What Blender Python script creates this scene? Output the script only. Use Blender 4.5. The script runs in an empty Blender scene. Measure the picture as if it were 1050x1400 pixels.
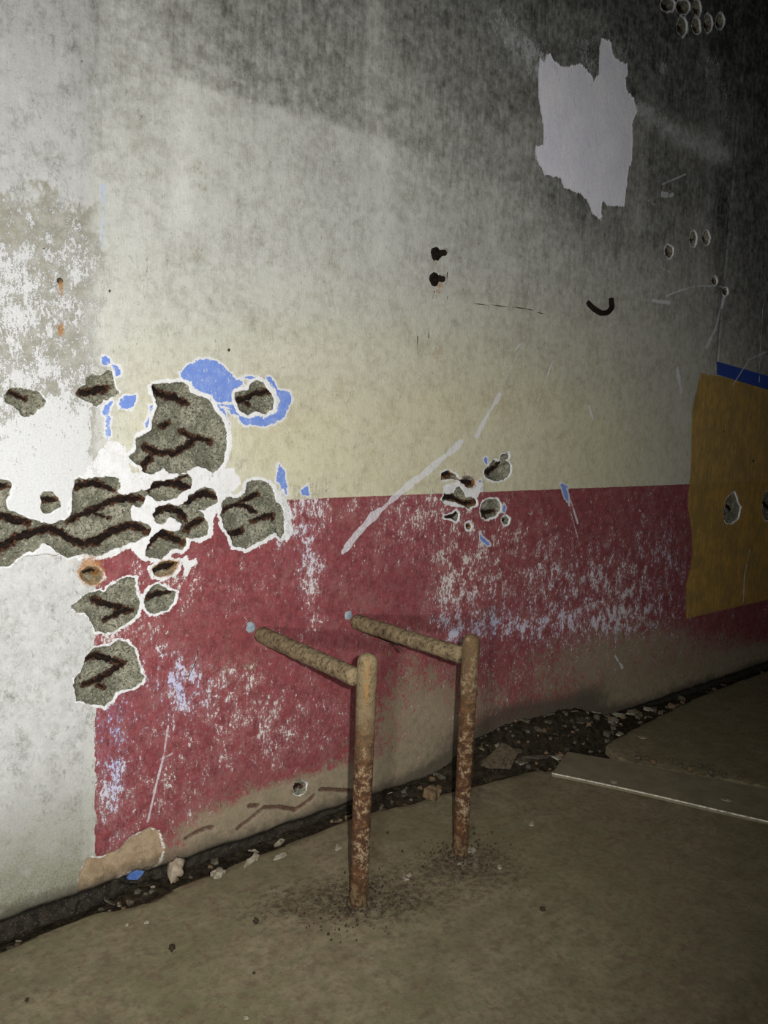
import bpy, math, random
import numpy as np
from mathutils import Vector, Matrix

random.seed(7)
SC = bpy.context.scene
COL = SC.collection
R = np.random.RandomState(11)

# ------------------------------------------------------------------ camera calibration
# world: X runs along the wall, Y goes into the wall, Z is up; camera 1.55 m above the floor, wall 2.5 m ahead
F = 1130.0; CX, CY = 525.0, 700.0
H = 1.55; D = 2.50
_v1 = np.array([1356.0, -74.0, F]); _v2 = np.array([(-F*F + 74*10000.0)/1356.0, 10000.0, F])
AX = _v1/np.linalg.norm(_v1); AD = _v2/np.linalg.norm(_v2); AN = np.cross(AX, AD)

def ray(u, v):
    d = np.array([u-CX, v-CY, F]); return np.array([d@AX, d@AN, -(d@AD)])
def wallpt(u, v):
    r = ray(u, v); t = D/r[1]; return np.array([r[0]*t, H + r[2]*t])
def floorpt(u, v, z=0.0):
    r = ray(u, v); t = (z-H)/r[2]; return np.array([r[0]*t, r[1]*t])
def project(x, y, z):
    d = [x*AX[i] + y*AN[i] - (z-H)*AD[i] for i in range(3)]
    return CX + F*d[0]/d[2], CY + F*d[1]/d[2]

# ------------------------------------------------------------------ numpy noise
_LAT = R.rand(256, 256)
def vnoise(x, y, seed=0):
    x = np.asarray(x, float) + seed*17.31; y = np.asarray(y, float) + seed*9.77
    ix = np.floor(x).astype(int); iy = np.floor(y).astype(int)
    fx = x-ix; fy = y-iy
    fx = fx*fx*(3-2*fx); fy = fy*fy*(3-2*fy)
    a = _LAT[ix & 255, iy & 255]; b = _LAT[(ix+1) & 255, iy & 255]
    c = _LAT[ix & 255, (iy+1) & 255]; d = _LAT[(ix+1) & 255, (iy+1) & 255]
    return (a*(1-fx)+b*fx)*(1-fy) + (c*(1-fx)+d*fx)*fy
def fbm(x, y, octs=4, seed=0, rough=0.55):
    s = 0; a = 1; t = 0; f = 1
    for o in range(octs):
        s = s + a*vnoise(x*f, y*f, seed+o*3); t += a; a *= rough; f *= 2.03
    return s/t - 0.5

# ------------------------------------------------------------------ signed distance helpers
def sd_poly(x, z, P):
    x = np.asarray(x); z = np.asarray(z)
    d2 = np.full(x.shape, 1e9); inside = np.zeros(x.shape, bool)
    n = len(P)
    for i in range(n):
        ax, az = P[i]; bx, bz = P[(i+1) % n]
        ex, ez = bx-ax, bz-az; L = ex*ex+ez*ez + 1e-12
        t = np.clip(((x-ax)*ex + (z-az)*ez)/L, 0, 1)
        d2 = np.minimum(d2, (x-ax-t*ex)**2 + (z-az-t*ez)**2)
        c = ((az > z) != (bz > z))
        with np.errstate(divide='ignore', invalid='ignore'):
            xi = ax + (z-az)/(bz-az+1e-15)*ex
        inside ^= c & (x < xi)
    d = np.sqrt(d2)
    return np.where(inside, -d, d)
def d_line(x, z, P):
    d2 = np.full(np.shape(x), 1e9)
    for i in range(len(P)-1):
        ax, az = P[i]; bx, bz = P[i+1]
        ex, ez = bx-ax, bz-az; L = ex*ex+ez*ez+1e-12
        t = np.clip(((x-ax)*ex+(z-az)*ez)/L, 0, 1)
        d2 = np.minimum(d2, (x-ax-t*ex)**2+(z-az-t*ez)**2)
    return np.sqrt(d2)
def local(fn, x, z, P, pad, far):
    P = np.array(P); out = np.full(x.shape, far)
    m = (x > P[:, 0].min()-pad) & (x < P[:, 0].max()+pad) & (z > P[:, 1].min()-pad) & (z < P[:, 1].max()+pad)
    if m.any(): out[m] = np.clip(fn(x[m], z[m], P), -far, far)
    return out
def sstep(a, b, x):
    t = np.clip((x-a)/(b-a), 0, 1); return t*t*(3-2*t)

def Zm(ox, oy, s, pts): return [(ox+p[0]/s, oy+p[1]/s) for p in pts]     # points read in an enlarged crop
def W(pts): return [tuple(wallpt(*p)) for p in pts]
def ell(cx, cy, rx, ry, n=12, jit=0.12):
    return [(cx+rx*math.cos(2*math.pi*k/n)*(1+jit*(random.random()-.5)*2), cy+ry*math.sin(2*math.pi*k/n)*(1+jit*(random.random()-.5)*2)) for k in range(n)]

# ------------------------------------------------------------------ clipped grid meshes
class Clip:
    """keeps the part of a grid where val > 0, cutting the border cells exactly"""
    def __init__(s, xs, zs, val):
        nx, nz = len(xs), len(zs)
        v = val.ravel().copy(); v[np.abs(v) < 1e-7] = 1e-7
        pos = v > 0
        idx = np.arange(nx*nz).reshape(nz, nx)
        q = np.stack([idx[:-1, :-1], idx[:-1, 1:], idx[1:, 1:], idx[1:, :-1]], -1).reshape(-1, 4)
        npos = pos[q].sum(1)
        full = q[npos == 4]; mixed = q[(npos > 0) & (npos < 4)]
        A, B, T = [], [], []; vid = {}
        def key(a, b=None):
            k = (a, a) if b is None else (min(a, b), max(a, b))
            if k not in vid:
                vid[k] = len(A); i, j = k
                A.append(i); B.append(j); T.append(0.0 if i == j else v[i]/(v[i]-v[j]))
            return vid[k]
        polys = []; s.border = []
        used = np.unique(full)
        remap = np.full(nx*nz, -1); remap[used] = np.arange(len(used))
        for i in used.tolist(): vid[(i, i)] = len(A); A.append(i); B.append(i); T.append(0.0)
        for c in mixed.tolist():
            poly = []
            for k in range(4):
                a, b = c[k], c[(k+1) % 4]
                if pos[a]: poly.append((key(a), False))
                if pos[a] != pos[b]: poly.append((key(a, b), True))
            if len(poly) >= 3:
                polys.append([p[0] for p in poly])
                for k in range(len(poly)):
                    if poly[k][1] and poly[(k+1) % len(poly)][1]: s.border.append((poly[k][0], poly[(k+1) % len(poly)][0]))
        s.A = np.array(A); s.B = np.array(B); s.T = np.array(T)
        s.quads = remap[full]; s.polys = polys
    def take(s, arr):
        a = np.asarray(arr, float).ravel(); return a[s.A]*(1-s.T) + a[s.B]*s.T

def mesh_from(name, co, quads, polys, attrs=None, smooth=True):
    me = bpy.data.meshes.new(name)
    quads = np.asarray(quads, np.int32).reshape(-1, 4)
    loops = quads.ravel().tolist(); starts = (np.arange(len(quads))*4).tolist(); p = len(loops)
    for f in polys:
        starts.append(p); loops += list(f); p += len(f)
    me.vertices.add(len(co)); me.vertices.foreach_set('co', np.asarray(co, np.float32).ravel())
    me.loops.add(len(loops)); me.loops.foreach_set('vertex_index', np.array(loops, np.int32))
    me.polygons.add(len(starts)); me.polygons.foreach_set('loop_start', np.array(starts, np.int32))
    me.update(calc_edges=True); me.validate()
    if attrs:
        for k, a in attrs.items():
            at = me.attributes.new(k, 'FLOAT', 'POINT'); at.data.foreach_set('value', np.asarray(a, np.float32).ravel())
    me.polygons.foreach_set('use_smooth', np.full(len(me.polygons), bool(smooth)))
    return me

def link(name, me, mat=None, parent=None, label=None, cat=None, group=None, kind=None):
    o = bpy.data.objects.new(name, me); COL.objects.link(o)
    if mat and me is not None and not me.materials: me.materials.append(mat)
    if parent: o.parent = parent
    for k, v in (('label', label), ('category', cat), ('group', group), ('kind', kind)):
        if v: o[k] = v
    return o

# ------------------------------------------------------------------ node helper
class NT:
    def __init__(s, name):
        s.m = bpy.data.materials.new(name); s.m.use_nodes = True
        s.n = s.m.node_tree.nodes; s.l = s.m.node_tree.links
        s.b = s.n['Principled BSDF']; s.out = s.n['Material Output']
        s.co = s.n.new('ShaderNodeTexCoord').outputs['Object']
    def put(s, sock, v):
        if isinstance(v, bpy.types.NodeSocket): s.l.new(v, sock)
        elif isinstance(v, (tuple, list)): sock.default_value = (*v, 1.0) if len(v) == 3 and sock.type == 'RGBA' else v
        else: sock.default_value = v
    def math(s, op, a, b=0.0, c=0.0, clamp=False):
        n = s.n.new('ShaderNodeMath'); n.operation = op; n.use_clamp = clamp
        for i, v in enumerate((a, b, c)): s.put(n.inputs[i], v)
        return n.outputs[0]
    def add(s, a, b): return s.math('ADD', a, b)
    def sub(s, a, b): return s.math('SUBTRACT', a, b)
    def mul(s, a, b): return s.math('MULTIPLY', a, b)
    def mx(s, a, b): return s.math('MAXIMUM', a, b)
    def mn(s, a, b): return s.math('MINIMUM', a, b)
    def ramp(s, x, a, b, ca=0.0, cb=1.0):
        n = s.n.new('ShaderNodeMapRange'); n.interpolation_type = 'SMOOTHSTEP'
        for i, v in enumerate((x, a, b, ca, cb)): s.put(n.inputs[i], v)
        return n.outputs[0]
    def attr(s, name):
        n = s.n.new('ShaderNodeAttribute'); n.attribute_name = name; return n.outputs['Fac']
    def noise(s, scale, detail=4, rough=0.55, dist=0.0, st=(1, 1, 1), off=0.0):
        mp = s.n.new('ShaderNodeMapping'); s.l.new(s.co, mp.inputs[0]); mp.inputs['Scale'].default_value = st; mp.inputs['Location'].default_value = (off, off*.7, off*1.3)
        n = s.n.new('ShaderNodeTexNoise'); s.l.new(mp.outputs[0], n.inputs['Vector'])
        n.inputs['Scale'].default_value = scale; n.inputs['Detail'].default_value = detail
        n.inputs['Roughness'].default_value = rough; n.inputs['Distortion'].default_value = dist
        return n.outputs[0]
    def voro(s, scale, feat='F1', off=0.0):
        mp = s.n.new('ShaderNodeMapping'); s.l.new(s.co, mp.inputs[0]); mp.inputs['Location'].default_value = (off, off, off)
        n = s.n.new('ShaderNodeTexVoronoi'); n.feature = feat; n.inputs['Scale'].default_value = scale
        s.l.new(mp.outputs[0], n.inputs['Vector']); return n
    def mix(s, f, a, b):
        n = s.n.new('ShaderNodeMix'); n.data_type = 'RGBA'
        s.put(n.inputs[0], f); s.put(n.inputs[6], a); s.put(n.inputs[7], b); return n.outputs[2]
    def done(s, col, rough=0.9, height=None, dist=0.003, strength=1.0, spec=0.2, metal=0.0):
        s.put(s.b.inputs['Base Color'], col); s.put(s.b.inputs['Roughness'], rough)
        s.put(s.b.inputs['Specular IOR Level'], spec); s.put(s.b.inputs['Metallic'], metal)
        if height is not None:
            bp = s.n.new('ShaderNodeBump'); bp.inputs['Distance'].default_value = dist; bp.inputs['Strength'].default_value = strength
            s.l.new(height, bp.inputs['Height']); s.l.new(bp.outputs[0], s.b.inputs['Normal'])
        return s.m

# ================================================================== WALL FEATURES, traced
za = (0, 480, 5.0); zb = (170, 480, 4.375); zc = (0, 630, 4.773); zd = (180, 630, 4.375); ze = (80, 740, 5.25); zf = (570, 590, 6.5625)
zg = (870, 260, 4.667); zh = (680, 0, 2.838); zi = (900, 500, 3.5); zj = (220, 1040, 3.75)
# name, outline, bars [(points, half width px)], depth m, label
CR = []
def crater(z, outline, bars, depth, label, rim=0.013, rust=0.0, bw=4.0):
    CR.append(dict(poly=W(Zm(*z, outline)), bars=[(W(Zm(*z, b[0])), (b[1] if len(b) > 1 else bw)) for b in bars], depth=depth, label=label, rim=rim, rust=rust))
crater(za, [(65,255),(130,248),(200,260),(260,275),(300,315),(325,345),(300,380),(255,390),(245,435),(200,445),(150,440),(110,400),(75,365),(35,350),(35,300)],
       [([(78,285),(130,305),(188,332)], 3.6)], .022, 'shallow chipped hole with one rusty gash in the whitewash above the net of grooves', rim=.001)
crater(za, [(585,180),(640,155),(690,165),(740,125),(770,130),(790,200),(800,255),(830,290),(770,310),(710,345),(665,385),(620,350),(570,330),(510,305),(510,280),(560,245),(590,230)],
       [([(565,282),(640,280),(700,262),(745,258)], 5.0)], .026, 'ragged chipped hole with black gash below the blue paint tick', rim=.002)
crater(zb, [(155,205),(215,190),(270,195),(340,180),(385,200),(400,250),(470,270),(520,300),(545,350),(590,410),(620,480),(625,560),(600,660),(570,710),(535,735),(485,705),(440,690),(400,715),(340,735),(270,735),(240,705),(160,740),(105,725),(100,690),(70,670),(30,650),(30,630),(70,600),(75,520),(110,500),(170,470),(170,400),(195,330),(190,290),(160,245)],
       [([(160,220),(240,262),(330,275),(400,318)], 4.6), ([(240,450),(292,435)], 4.0), ([(370,487),(450,525),(545,540)], 3.6), ([(150,572),(230,610),(330,612),(400,570),(450,530)], 4.2), ([(130,690),(178,650)], 5.5)],
       .03, 'largest chipped hole, bare concrete with zigzag rusty bars under the blue paint')
crater(zb, [(660,250),(740,225),(760,190),(800,170),(840,180),(855,220),(890,250),(905,300),(895,350),(840,380),(795,360),(745,385),(700,365),(670,310)],
       [([(690,295),(750,285),(790,258),(870,240)], 4.0), ([(745,295),(770,320)], 3.0)], .025, 'round chipped hole ringed by blue paint')
crater(zc, [(-60,110),(45,120),(80,150),(65,220),(40,265),(60,320),(130,340),(200,375),(275,405),(330,410),(420,380),(465,345),(470,260),(470,200),(490,120),(530,105),(570,130),(620,105),(700,100),(780,115),(790,170),(770,205),(830,220),(880,210),(930,190),(955,215),(950,280),(920,312),(870,290),(858,330),(865,390),(930,395),(990,430),(985,480),(920,520),(830,545),(730,590),(650,622),(540,610),(440,635),(370,600),(340,560),(290,540),(240,580),(160,610),(100,650),(70,690),(0,705),(-60,705)],
       [([(-40,365),(60,375),(120,398),(195,410)], 5.0), ([(-50,605),(50,565),(130,512),(220,482),(300,447),(370,452),(440,492),(500,530),(570,548),(650,532),(720,488),(800,448),(880,428),(970,462)], 5.4), ([(470,403),(520,372),(600,345),(680,305),(760,267),(850,243),(938,255)], 5.0), ([(515,172),(570,152),(630,147),(690,167),(748,190)], 4.5), ([(640,350),(735,385)], 2.2), ([(-40,172),(45,165)], 4.5)],
       .03, 'wide net of joined grooves with long rusty bars at the wall end')
crater(zc, [(270,205),(345,200),(370,225),(400,265),(400,300),(355,325),(330,345),(285,345),(265,310),(265,250)],
       [([(285,258),(330,256),(372,262)], 3.4)], .02, 'small square hole in the white plaster above the net of grooves', rim=.004, rust=.4)
crater(zd, [(60,190),(110,160),(125,125),(190,115),(260,105),(300,80),(345,80),(370,110),(365,165),(300,190),(280,225),(170,245),(130,230),(95,212)],
       [([(120,170),(170,142),(230,130),(290,135),(350,166)], 4.6), ([(308,97),(335,90)], 3.2)], .026, 'leaf shaped chipped hole between the largest hole and the looped groove')
crater(zd, [(120,320),(145,280),(220,255),(290,265),(330,240),(350,200),(400,175),(440,155),(490,170),(525,210),(520,255),(450,290),(410,300),(440,330),(465,370),(465,440),(420,460),(330,465),(330,500),(310,530),(240,530),(210,560),(180,590),(120,585),(75,570),(90,500),(130,440),(190,405),(240,420),(290,415),(300,390),(270,350),(230,340),(200,380),(150,375)],
       [([(140,330),(190,292),(240,285),(300,305),(345,355)], 4.6), ([(345,250),(400,217),(450,197),(512,217)], 4.8), ([(345,415),(390,382),(432,360)], 3.8), ([(105,515),(150,455),(190,430),(240,452),(310,487)], 5.4)],
       .026, 'looped groove around a patch of white plaster, rusty bars inside', rust=.25)
crater(zd, [(690,130),(760,115),(820,125),(850,170),(860,230),(905,280),(920,350),(915,430),(890,470),(865,430),(800,470),(760,490),(690,530),(610,510),(590,460),(550,400),(535,330),(540,250),(580,215),(640,225),(680,190)],
       [([(560,305),(620,272),(690,268),(770,315)], 3.2), ([(665,250),(720,225),(782,205)], 3.4), ([(752,366),(810,342),(870,330)], 3.6), ([(868,325),(870,358)], 2.4), ([(612,438),(682,428)], 4.6)],
       .024, 'chipped hole with thin branching bars where red and cream paint meet')
crater(ze, [(150,220),(200,180),(260,180),(320,220),(320,260),(280,310),(230,320),(180,280),(150,250)],
       [([(180,235),(230,205),(270,222)], 4.2)], .02, 'small rust ringed hole at the top corner of the red paint', rim=.006, rust=1.0)
crater(ze, [(670,200),(730,150),(800,140),(860,150),(850,200),(820,235),(740,260),(690,250)],
       [([(680,220),(750,190),(840,158)], 4.6)], .02, 'small rust edged hole just below the looped groove', rust=1.0)
crater(ze, [(440,270),(500,255),(555,270),(555,330),(590,440),(570,540),(500,590),(420,640),(340,670),(270,640),(230,560),(180,515),(130,520),(90,460),(150,420),(220,370),(300,350),(330,380),(350,340)],
       [([(262,425),(330,452),(440,478),(482,490)], 3.8), ([(350,580),(420,542),(480,512),(555,500)], 3.2)], .024, 'kite shaped chipped hole on the edge of the red paint', rim=.008, rust=.2)
crater(ze, [(700,300),(760,320),(790,350),(850,360),(840,430),(790,490),(720,520),(660,520),(615,470),(620,400),(650,340)],
       [([(660,412),(720,390),(805,368)], 3.8)], .02, 'small rounded hole in red paint beside the kite shaped hole', rim=.008)
crater(ze, [(430,710),(500,720),(550,780),(580,880),(600,950),(625,975),(600,1020),(520,1060),(410,1090),(390,1150),(340,1190),(220,1170),(130,1150),(110,1080),(105,990),(160,940),(190,820),(250,770),(380,750)],
       [([(212,850),(280,835),(380,858),(475,885)], 4.6), ([(485,890),(420,940),(320,1002),(198,1050)], 4.6), ([(300,1040),(350,1070)], 2.0)], .024, 'lowest big chipped hole with an arrow shaped bar', rim=.007)
crater(zf, [(600,360),(640,310),(690,245),(740,270),(760,210),(820,190),(830,220),(810,260),(850,300),(850,370),(790,430),(690,450),(620,410)],
       [([(620,352),(665,372),(745,318)], 3.6), ([(775,225),(742,300)], 2.4)], .024, 'chipped hole just above the red paint, topmost of the middle cluster', rim=.007)
crater(zf, [(220,370),(290,345),(340,380),(390,430),(440,400),(510,400),(530,440),(520,490),(460,515),(410,470),(370,430),(320,420),(220,440)],
       [([(235,390),(320,382)], 4.6), ([(410,450),(515,470)], 4.6)], .03, 'bow shaped hole with black gashes above the red paint edge', rim=.006, rust=.5)
crater(zf, [(220,610),(250,560),(330,550),(350,500),(390,490),(430,550),(450,600),(490,590),(540,610),(540,660),(470,695),(380,650),(310,630),(240,630)],
       [([(240,585),(330,580),(400,630),(450,655),(520,640)], 4.0)], .028, 'long ragged hole across the red paint edge', rim=.006, rust=.4)
crater(zf, [(240,755),(310,745),(355,708),(378,740),(378,790),(350,812),(310,780),(250,778)],
       [([(250,762),(330,770),(362,725)], 3.4)], .022, 'small hooked hole in red paint below the ragged hole', rim=.0075)
crater(zf, [(438,830),(470,815),(498,850),(482,882),(445,878)], [([(455,840),(480,850)], 3.2)], .022, 'tiny round hole, lowest of the middle cluster', rim=.008, rust=.4)
crater(zf, [(575,680),(590,630),(640,600),(710,605),(755,640),(755,700),(720,750),(640,790),(585,770),(570,720)],
       [([(600,722),(640,738),(712,715)], 2.8), ([(630,735),(632,780)], 1.8)], .02, 'round hole of grey concrete in red paint beside the ragged hole', rim=.0075)
crater(zf, [(765,770),(800,755),(838,788),(822,832),(780,838),(760,800)], [([(785,800),(805,795)], 3.0)], .02, 'little oval hole right below the round grey hole', rim=.0075)
for (x, y, rx, ry, dx, lab) in ((210,390,30,42,0,'small hole under the high pair, on dark stained plaster'), (364,312,24,52,0,'taller hole of the high pair on dark plaster'), (447,303,25,45,0,'shorter hole of the high pair on dark plaster'), (500,580,19,26,0,'tiny hole at the end of the arched scratch'), (570,648,17,26,0,'tiny hole at the top of the long pale scratch')):
    crater(zg, ell(x, y, rx, ry), [([(x-rx*.5, y+ry*.15), (x+rx*.3, y+ry*.1)], 2.6)], .025, lab, rim=.006)
for (x, y, rx, ry, lab) in ((660,20,30,28,'upper left hole of the cluster high on the dark wall'),(722,28,28,28,'wide hole in the upper row of the high cluster'),(775,30,18,28,'narrow hole ending the upper row of the high cluster'),(718,102,20,36,'first hole in the lower row of the high cluster'),(773,100,17,32,'second hole in the lower row of the high cluster'),(818,88,18,34,'third hole in the lower row of the high cluster'),(865,83,17,30,'last hole in the lower row of the high cluster')):
    crater(zh, ell(x, y, rx, ry), [([(x-rx*.4, y-ry*.3), (x+rx*.4, y+ry*.2)], 3.0)], .03, lab, rim=.007)
crater(zi, [(345,620),(365,600),(385,660),(395,680),(385,730),(350,755),(320,750),(315,700),(325,640)], [([(330,640),(345,670),(365,690)], 2.6)], .025, 'chipped hole with a hooked bar in the ochre paint', rim=.0075)
crater(zi, [(500,640),(515,605),(560,590),(600,600),(610,700),(560,745),(512,740),(498,700)], [([(520,660),(560,690)], 3.0)], .025, 'chipped hole in the ochre paint at the picture edge', rim=.006)
crater(zj, ell(712, 140, 36, 40), [([(695,140),(730,132)], 3.0)], .02, 'round hole with a dark socket in the lower wall above the rubble', rim=.001)

RAG = 0.006
def rag(x, z, k=1.0): return k*(2*RAG*fbm(x*45, z*45, 3, 5) + 2*RAG*fbm(x*160, z*160, 2, 9)*.7)
def cr_sdf(c, x, z): return sd_poly(x, z, c['poly']) + rag(x, z, c['k'])
for c in CR:
    P = np.array(c['poly']); s = min(np.ptp(P[:, 0]), np.ptp(P[:, 1])); c['k'] = min(1.0, s/0.09)

blue = [Zm(*za, p) for p in (
    [(695,40),(720,30),(745,55),(750,80),(800,100),(820,140),(815,165),(795,170),(780,130),(760,100),(705,90)],
    [(815,345),(850,300),(930,305),(925,340),(900,390),(820,395)], [(700,380),(765,345),(740,440),(700,435)],
    [(725,440),(755,440),(755,575),(725,575)], [(730,640),(750,640),(755,800),(725,800)], [(990,490),(1020,455),(1020,510),(1000,525)], [(1025,370),(1045,370),(1045,420),(1030,440)])]
blue += [Zm(*zb, p) for p in (
    [(330,130),(400,75),(450,50),(500,45),(550,60),(600,95),(640,140),(665,175),(700,170),(715,195),(680,220),(650,230),(640,310),(560,300),(530,290),(520,260),(470,250),(420,230),(390,190),(350,170)],
    [(845,155),(870,150),(890,180),(920,235),(985,235),(1000,270),(985,340),(960,390),(900,435),(830,445),(720,445),(690,410),(690,385),(640,380),(620,340),(560,325),(600,315),(650,320),(670,350),(720,395),(790,380),(850,390),(900,350),(930,300),(900,250),(870,200)],
    [(545,330),(600,345),(620,420),(635,520),(628,550),(610,470),(590,400),(565,370)], [(700,160),(750,150),(790,155),(770,172)])]
blue += [Zm(*zd, p) for p in ([(880,20),(915,60),(925,150),(932,200),(890,215),(890,150),(865,120)], [(1010,180),(1050,150),(1060,210),(1020,205)], [(95,270),(125,250),(120,290),(100,310)])]
blue += [Zm(*zf, p) for p in ([(558,440),(578,440),(584,530),(548,525)], [(600,235),(630,240),(632,290),(612,290)], [(775,650),(800,690),(790,730),(770,720)], [(565,900),(585,940),(640,990),(660,1020),(620,1010),(570,960)])]
blue += [[(765,660),(776,664),(778,690),(772,680)]]
paleblue = [[(138,252),(144,254),(143,300),(141,340),(137,335),(139,290)], [(145,560),(150,560),(150,640),(146,640)]]
white = [[(90,690),(95,752),(107,764),(147,764),(178,750),(190,762),(205,768),(228,762),(233,756),(255,746),(262,737),(287,735),(291,712),(300,690),(330,660),(320,640),(180,645),(170,610),(150,600),(120,640)],
         [(372,668),(388,668),(398,700),(400,730),(392,740),(380,730)], [(604,664),(640,655),(660,660),(655,678),(640,695),(610,690)], [(246,764),(256,760),(258,768),(268,764),(272,772),(262,776),(256,788),(248,790),(252,778)]]
peel = Zm(*zh, [(165,225),(185,240),(190,215),(205,205),(222,240),(260,260),(290,255),(320,245),(350,270),(375,310),(395,290),(395,200),(405,145),(440,160),(450,220),(480,240),(505,245),(510,290),(495,300),(505,350),(530,380),(542,435),(525,480),(522,620),(505,680),(495,800),(450,800),(425,795),(412,780),(400,800),(405,835),(400,855),(370,830),(345,770),(310,745),(260,730),(245,690),(185,680),(150,615),(150,570),(178,560),(180,490),(160,380),(158,300)])
ochre = [(958,508),(968,512),(985,514),(1080,530),(1200,560),(1200,780),(1050,820),(938,846),(938,800),(947,760),(946,735),(940,690),(944,640),(946,560)]
navy = [(980,494),(1050,514),(1200,556),(1200,590),(1050,533),(980,512)]
strokes = [([(469,754),(478,744)], 9), ([(474,748),(492,727),(510,706)], 15), ([(505,712),(548,672),(593,637),(631,604)], 11), ([(652,595),(668,565),(683,540)], 9), ([(775,668),(790,715)], 4), ([(735,548),(756,493)], 2.2),
           ([(926,505),(931,535)], 7), ([(893,411),(915,414)], 5), ([(910,405),(930,397),(952,391),(978,391),(992,393)], 2.0), ([(992,402),(985,424),(978,450),(966,474)], 6),
           ([(1044,400),(1040,470),(1038,522)], 2.2), ([(1002,526),(1024,492),(1050,480)], 2.2), ([(1025,752),(1018,786),(1016,823)], 3), ([(886,274),(897,281)], 2), ([(906,266),(912,266)], 7), ([(916,268),(920,266)], 6),
           ([(905,252),(938,238)], 1.8), ([(841,897),(851,913)], 4.5), ([(230,992),(224,1032),(212,1080),(202,1124)], 3.0), ([(220,1038),(236,1030)], 2), ([(902,364),(915,372)], 1.8), ([(790,735),(780,700)], 2),
           ([(830,450),(838,440)], 2), ([(705,478),(712,470)], 2), ([(825,470),(832,500)], 1.5), ([(805,555),(811,572)], 4), ([(1003,560),(1004,610)], 1.6), ([(690,520),(715,470)], 1.5)]
hair = [([(272,880),(268,905),(258,925),(252,924)], 1.6), ([(645,415),(680,418),(720,422),(745,430)], 1.5), ([(612,372),(610,390)], 2.0), ([(571,460),(571,485)], 1.8), ([(586,440),(586,462)], 1.6), ([(594,398),(592,408)], 1.6),
        ([(612,405),(611,412)], 1.6), ([(505,880),(510,905)], 1.2), ([(528,880),(524,893)], 1.5)]
dots = [(313,478.5,2.4), (82,384,4.0), (1030,630,2.2), (990,590,1.5), (102,68,1.6), (112,84,1.5), (150,398,2.0), (60,340,1.5)]
bareP = Zm(0, 1120, 4.038, [(430,330),(460,250),(500,205),(560,210),(660,165),(720,100),(830,45),(880,70),(905,140),(905,200),(880,250),(830,290),(740,300),(680,300),(640,350),(600,410),(540,445),(460,470),(435,420)])
hollow = Zm(0, 1120, 4.038, [(640,345),(690,320),(745,345),(740,375),(790,385),(830,350),(880,330),(890,500),(420,640),(450,480),(540,445),(600,410)])
ledge = [Zm(*zj, p) for p in ([(395,348),(460,300),(530,242),(610,240),(690,252),(740,222),(785,180)], [(820,148),(880,150),(990,155)], [(130,400),(180,370),(240,345),(265,345)], [(455,232),(500,232)])]

# ------------------------------------------------------------------ wall field
def spaced(a, b, d0, d1):
    out = [a]
    while out[-1] < b:
        t = (out[-1]-a)/(b-a); out.append(out[-1]+d0+(d1-d0)*t)
    return out
xs = np.array([-1.6,-1.2,-.9,-.6,-.3,-.1,.1,.25,.36,.45,.52,.56] + spaced(.58, 1.9, .005, .006) + spaced(1.908, 5.7, .006, .013)[0:] + [5.8, 6.0, 6.3, 6.7, 7.2, 8.0])
zs = np.array([-.30, -.2] + spaced(-.14, 1.5, .005, .005) + spaced(1.507, 4.1, .006, .0095) + [4.2, 4.35, 4.6])
xs = np.unique(xs); zs = np.unique(zs)
GX, GZ = np.meshgrid(xs, zs)
PU, PV = project(GX, D, GZ)
FAR = 0.08
def union(polys, pad=.09):
    out = np.full(GX.shape, FAR)
    for p in polys: out = np.minimum(out, local(sd_poly, GX, GZ, W(p), pad, FAR))
    return out
cs = np.full(GX.shape, FAR); rimw = np.full(GX.shape, .008); crust = np.zeros(GX.shape)
for c in CR:
    P = np.array(c['poly'])
    s = local(lambda x, z, q: cr_sdf(c, x, z), GX, GZ, c['poly'], .09, FAR)
    m = s < cs; cs = np.where(m, s, cs); rimw = np.where(m, c['rim'], rimw)
    crust = np.maximum(crust, .75*c['rust']*np.exp(-np.maximum(s, 0)/.009)*(s < FAR))
cut = cs.copy()
rimw = rimw*np.where(GX < .935, .3, 1.0)
A = {'crater': cs, 'rim': rimw}
A['blue'] = union(blue); A['white'] = union(white); A['peel'] = union([peel]); A['ochre'] = union([ochre]); A['navy'] = union([navy])
A['pale'] = union(paleblue); A['scr'] = np.full(GX.shape, FAR); A['hair'] = np.full(GX.shape, FAR)
PXM = lambda u, v: (np.linalg.norm(np.array([wallpt(u, v)[0]/1.0, D, wallpt(u, v)[1]-H])))/F     # metres per pixel, facing the lens
for key, lst in (('scr', strokes), ('hair', hair)):
    for pts, w in lst:
        m = PXM(*pts[0])
        A[key] = np.minimum(A[key], local(d_line, GX, GZ, W(pts), .09, FAR) - w*m*.5*(np.clip(.85+1.4*fbm(GX*16, GZ*16, 3, 33), .4, 1.3) if key == 'scr' else 1.0))
for (u, v, r) in dots:
    x, z = wallpt(u, v); A['hair'] = np.minimum(A['hair'], np.hypot(GX-x, GZ-z) - r*PXM(u, v))
A['bareP'] = union([bareP]); A['hollow'] = union([hollow])
ledge_d = np.full(GX.shape, FAR)
for p in ledge: ledge_d = np.minimum(ledge_d, local(d_line, GX, GZ, W(p), .09, FAR))

def blobs(lst):
    out = np.zeros(GX.shape)
    for (u, v, ru, rv, a) in lst: out += a*np.exp(-.5*(((PU-u)/ru)**2 + ((PV-v)/rv)**2))
    return out
def soft(lst):
    out = np.zeros(GX.shape)
    for pts, w, a in lst:
        out += a*np.exp(-.5*(d_line(PU, PV, pts)/w)**2)
    return out
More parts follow.
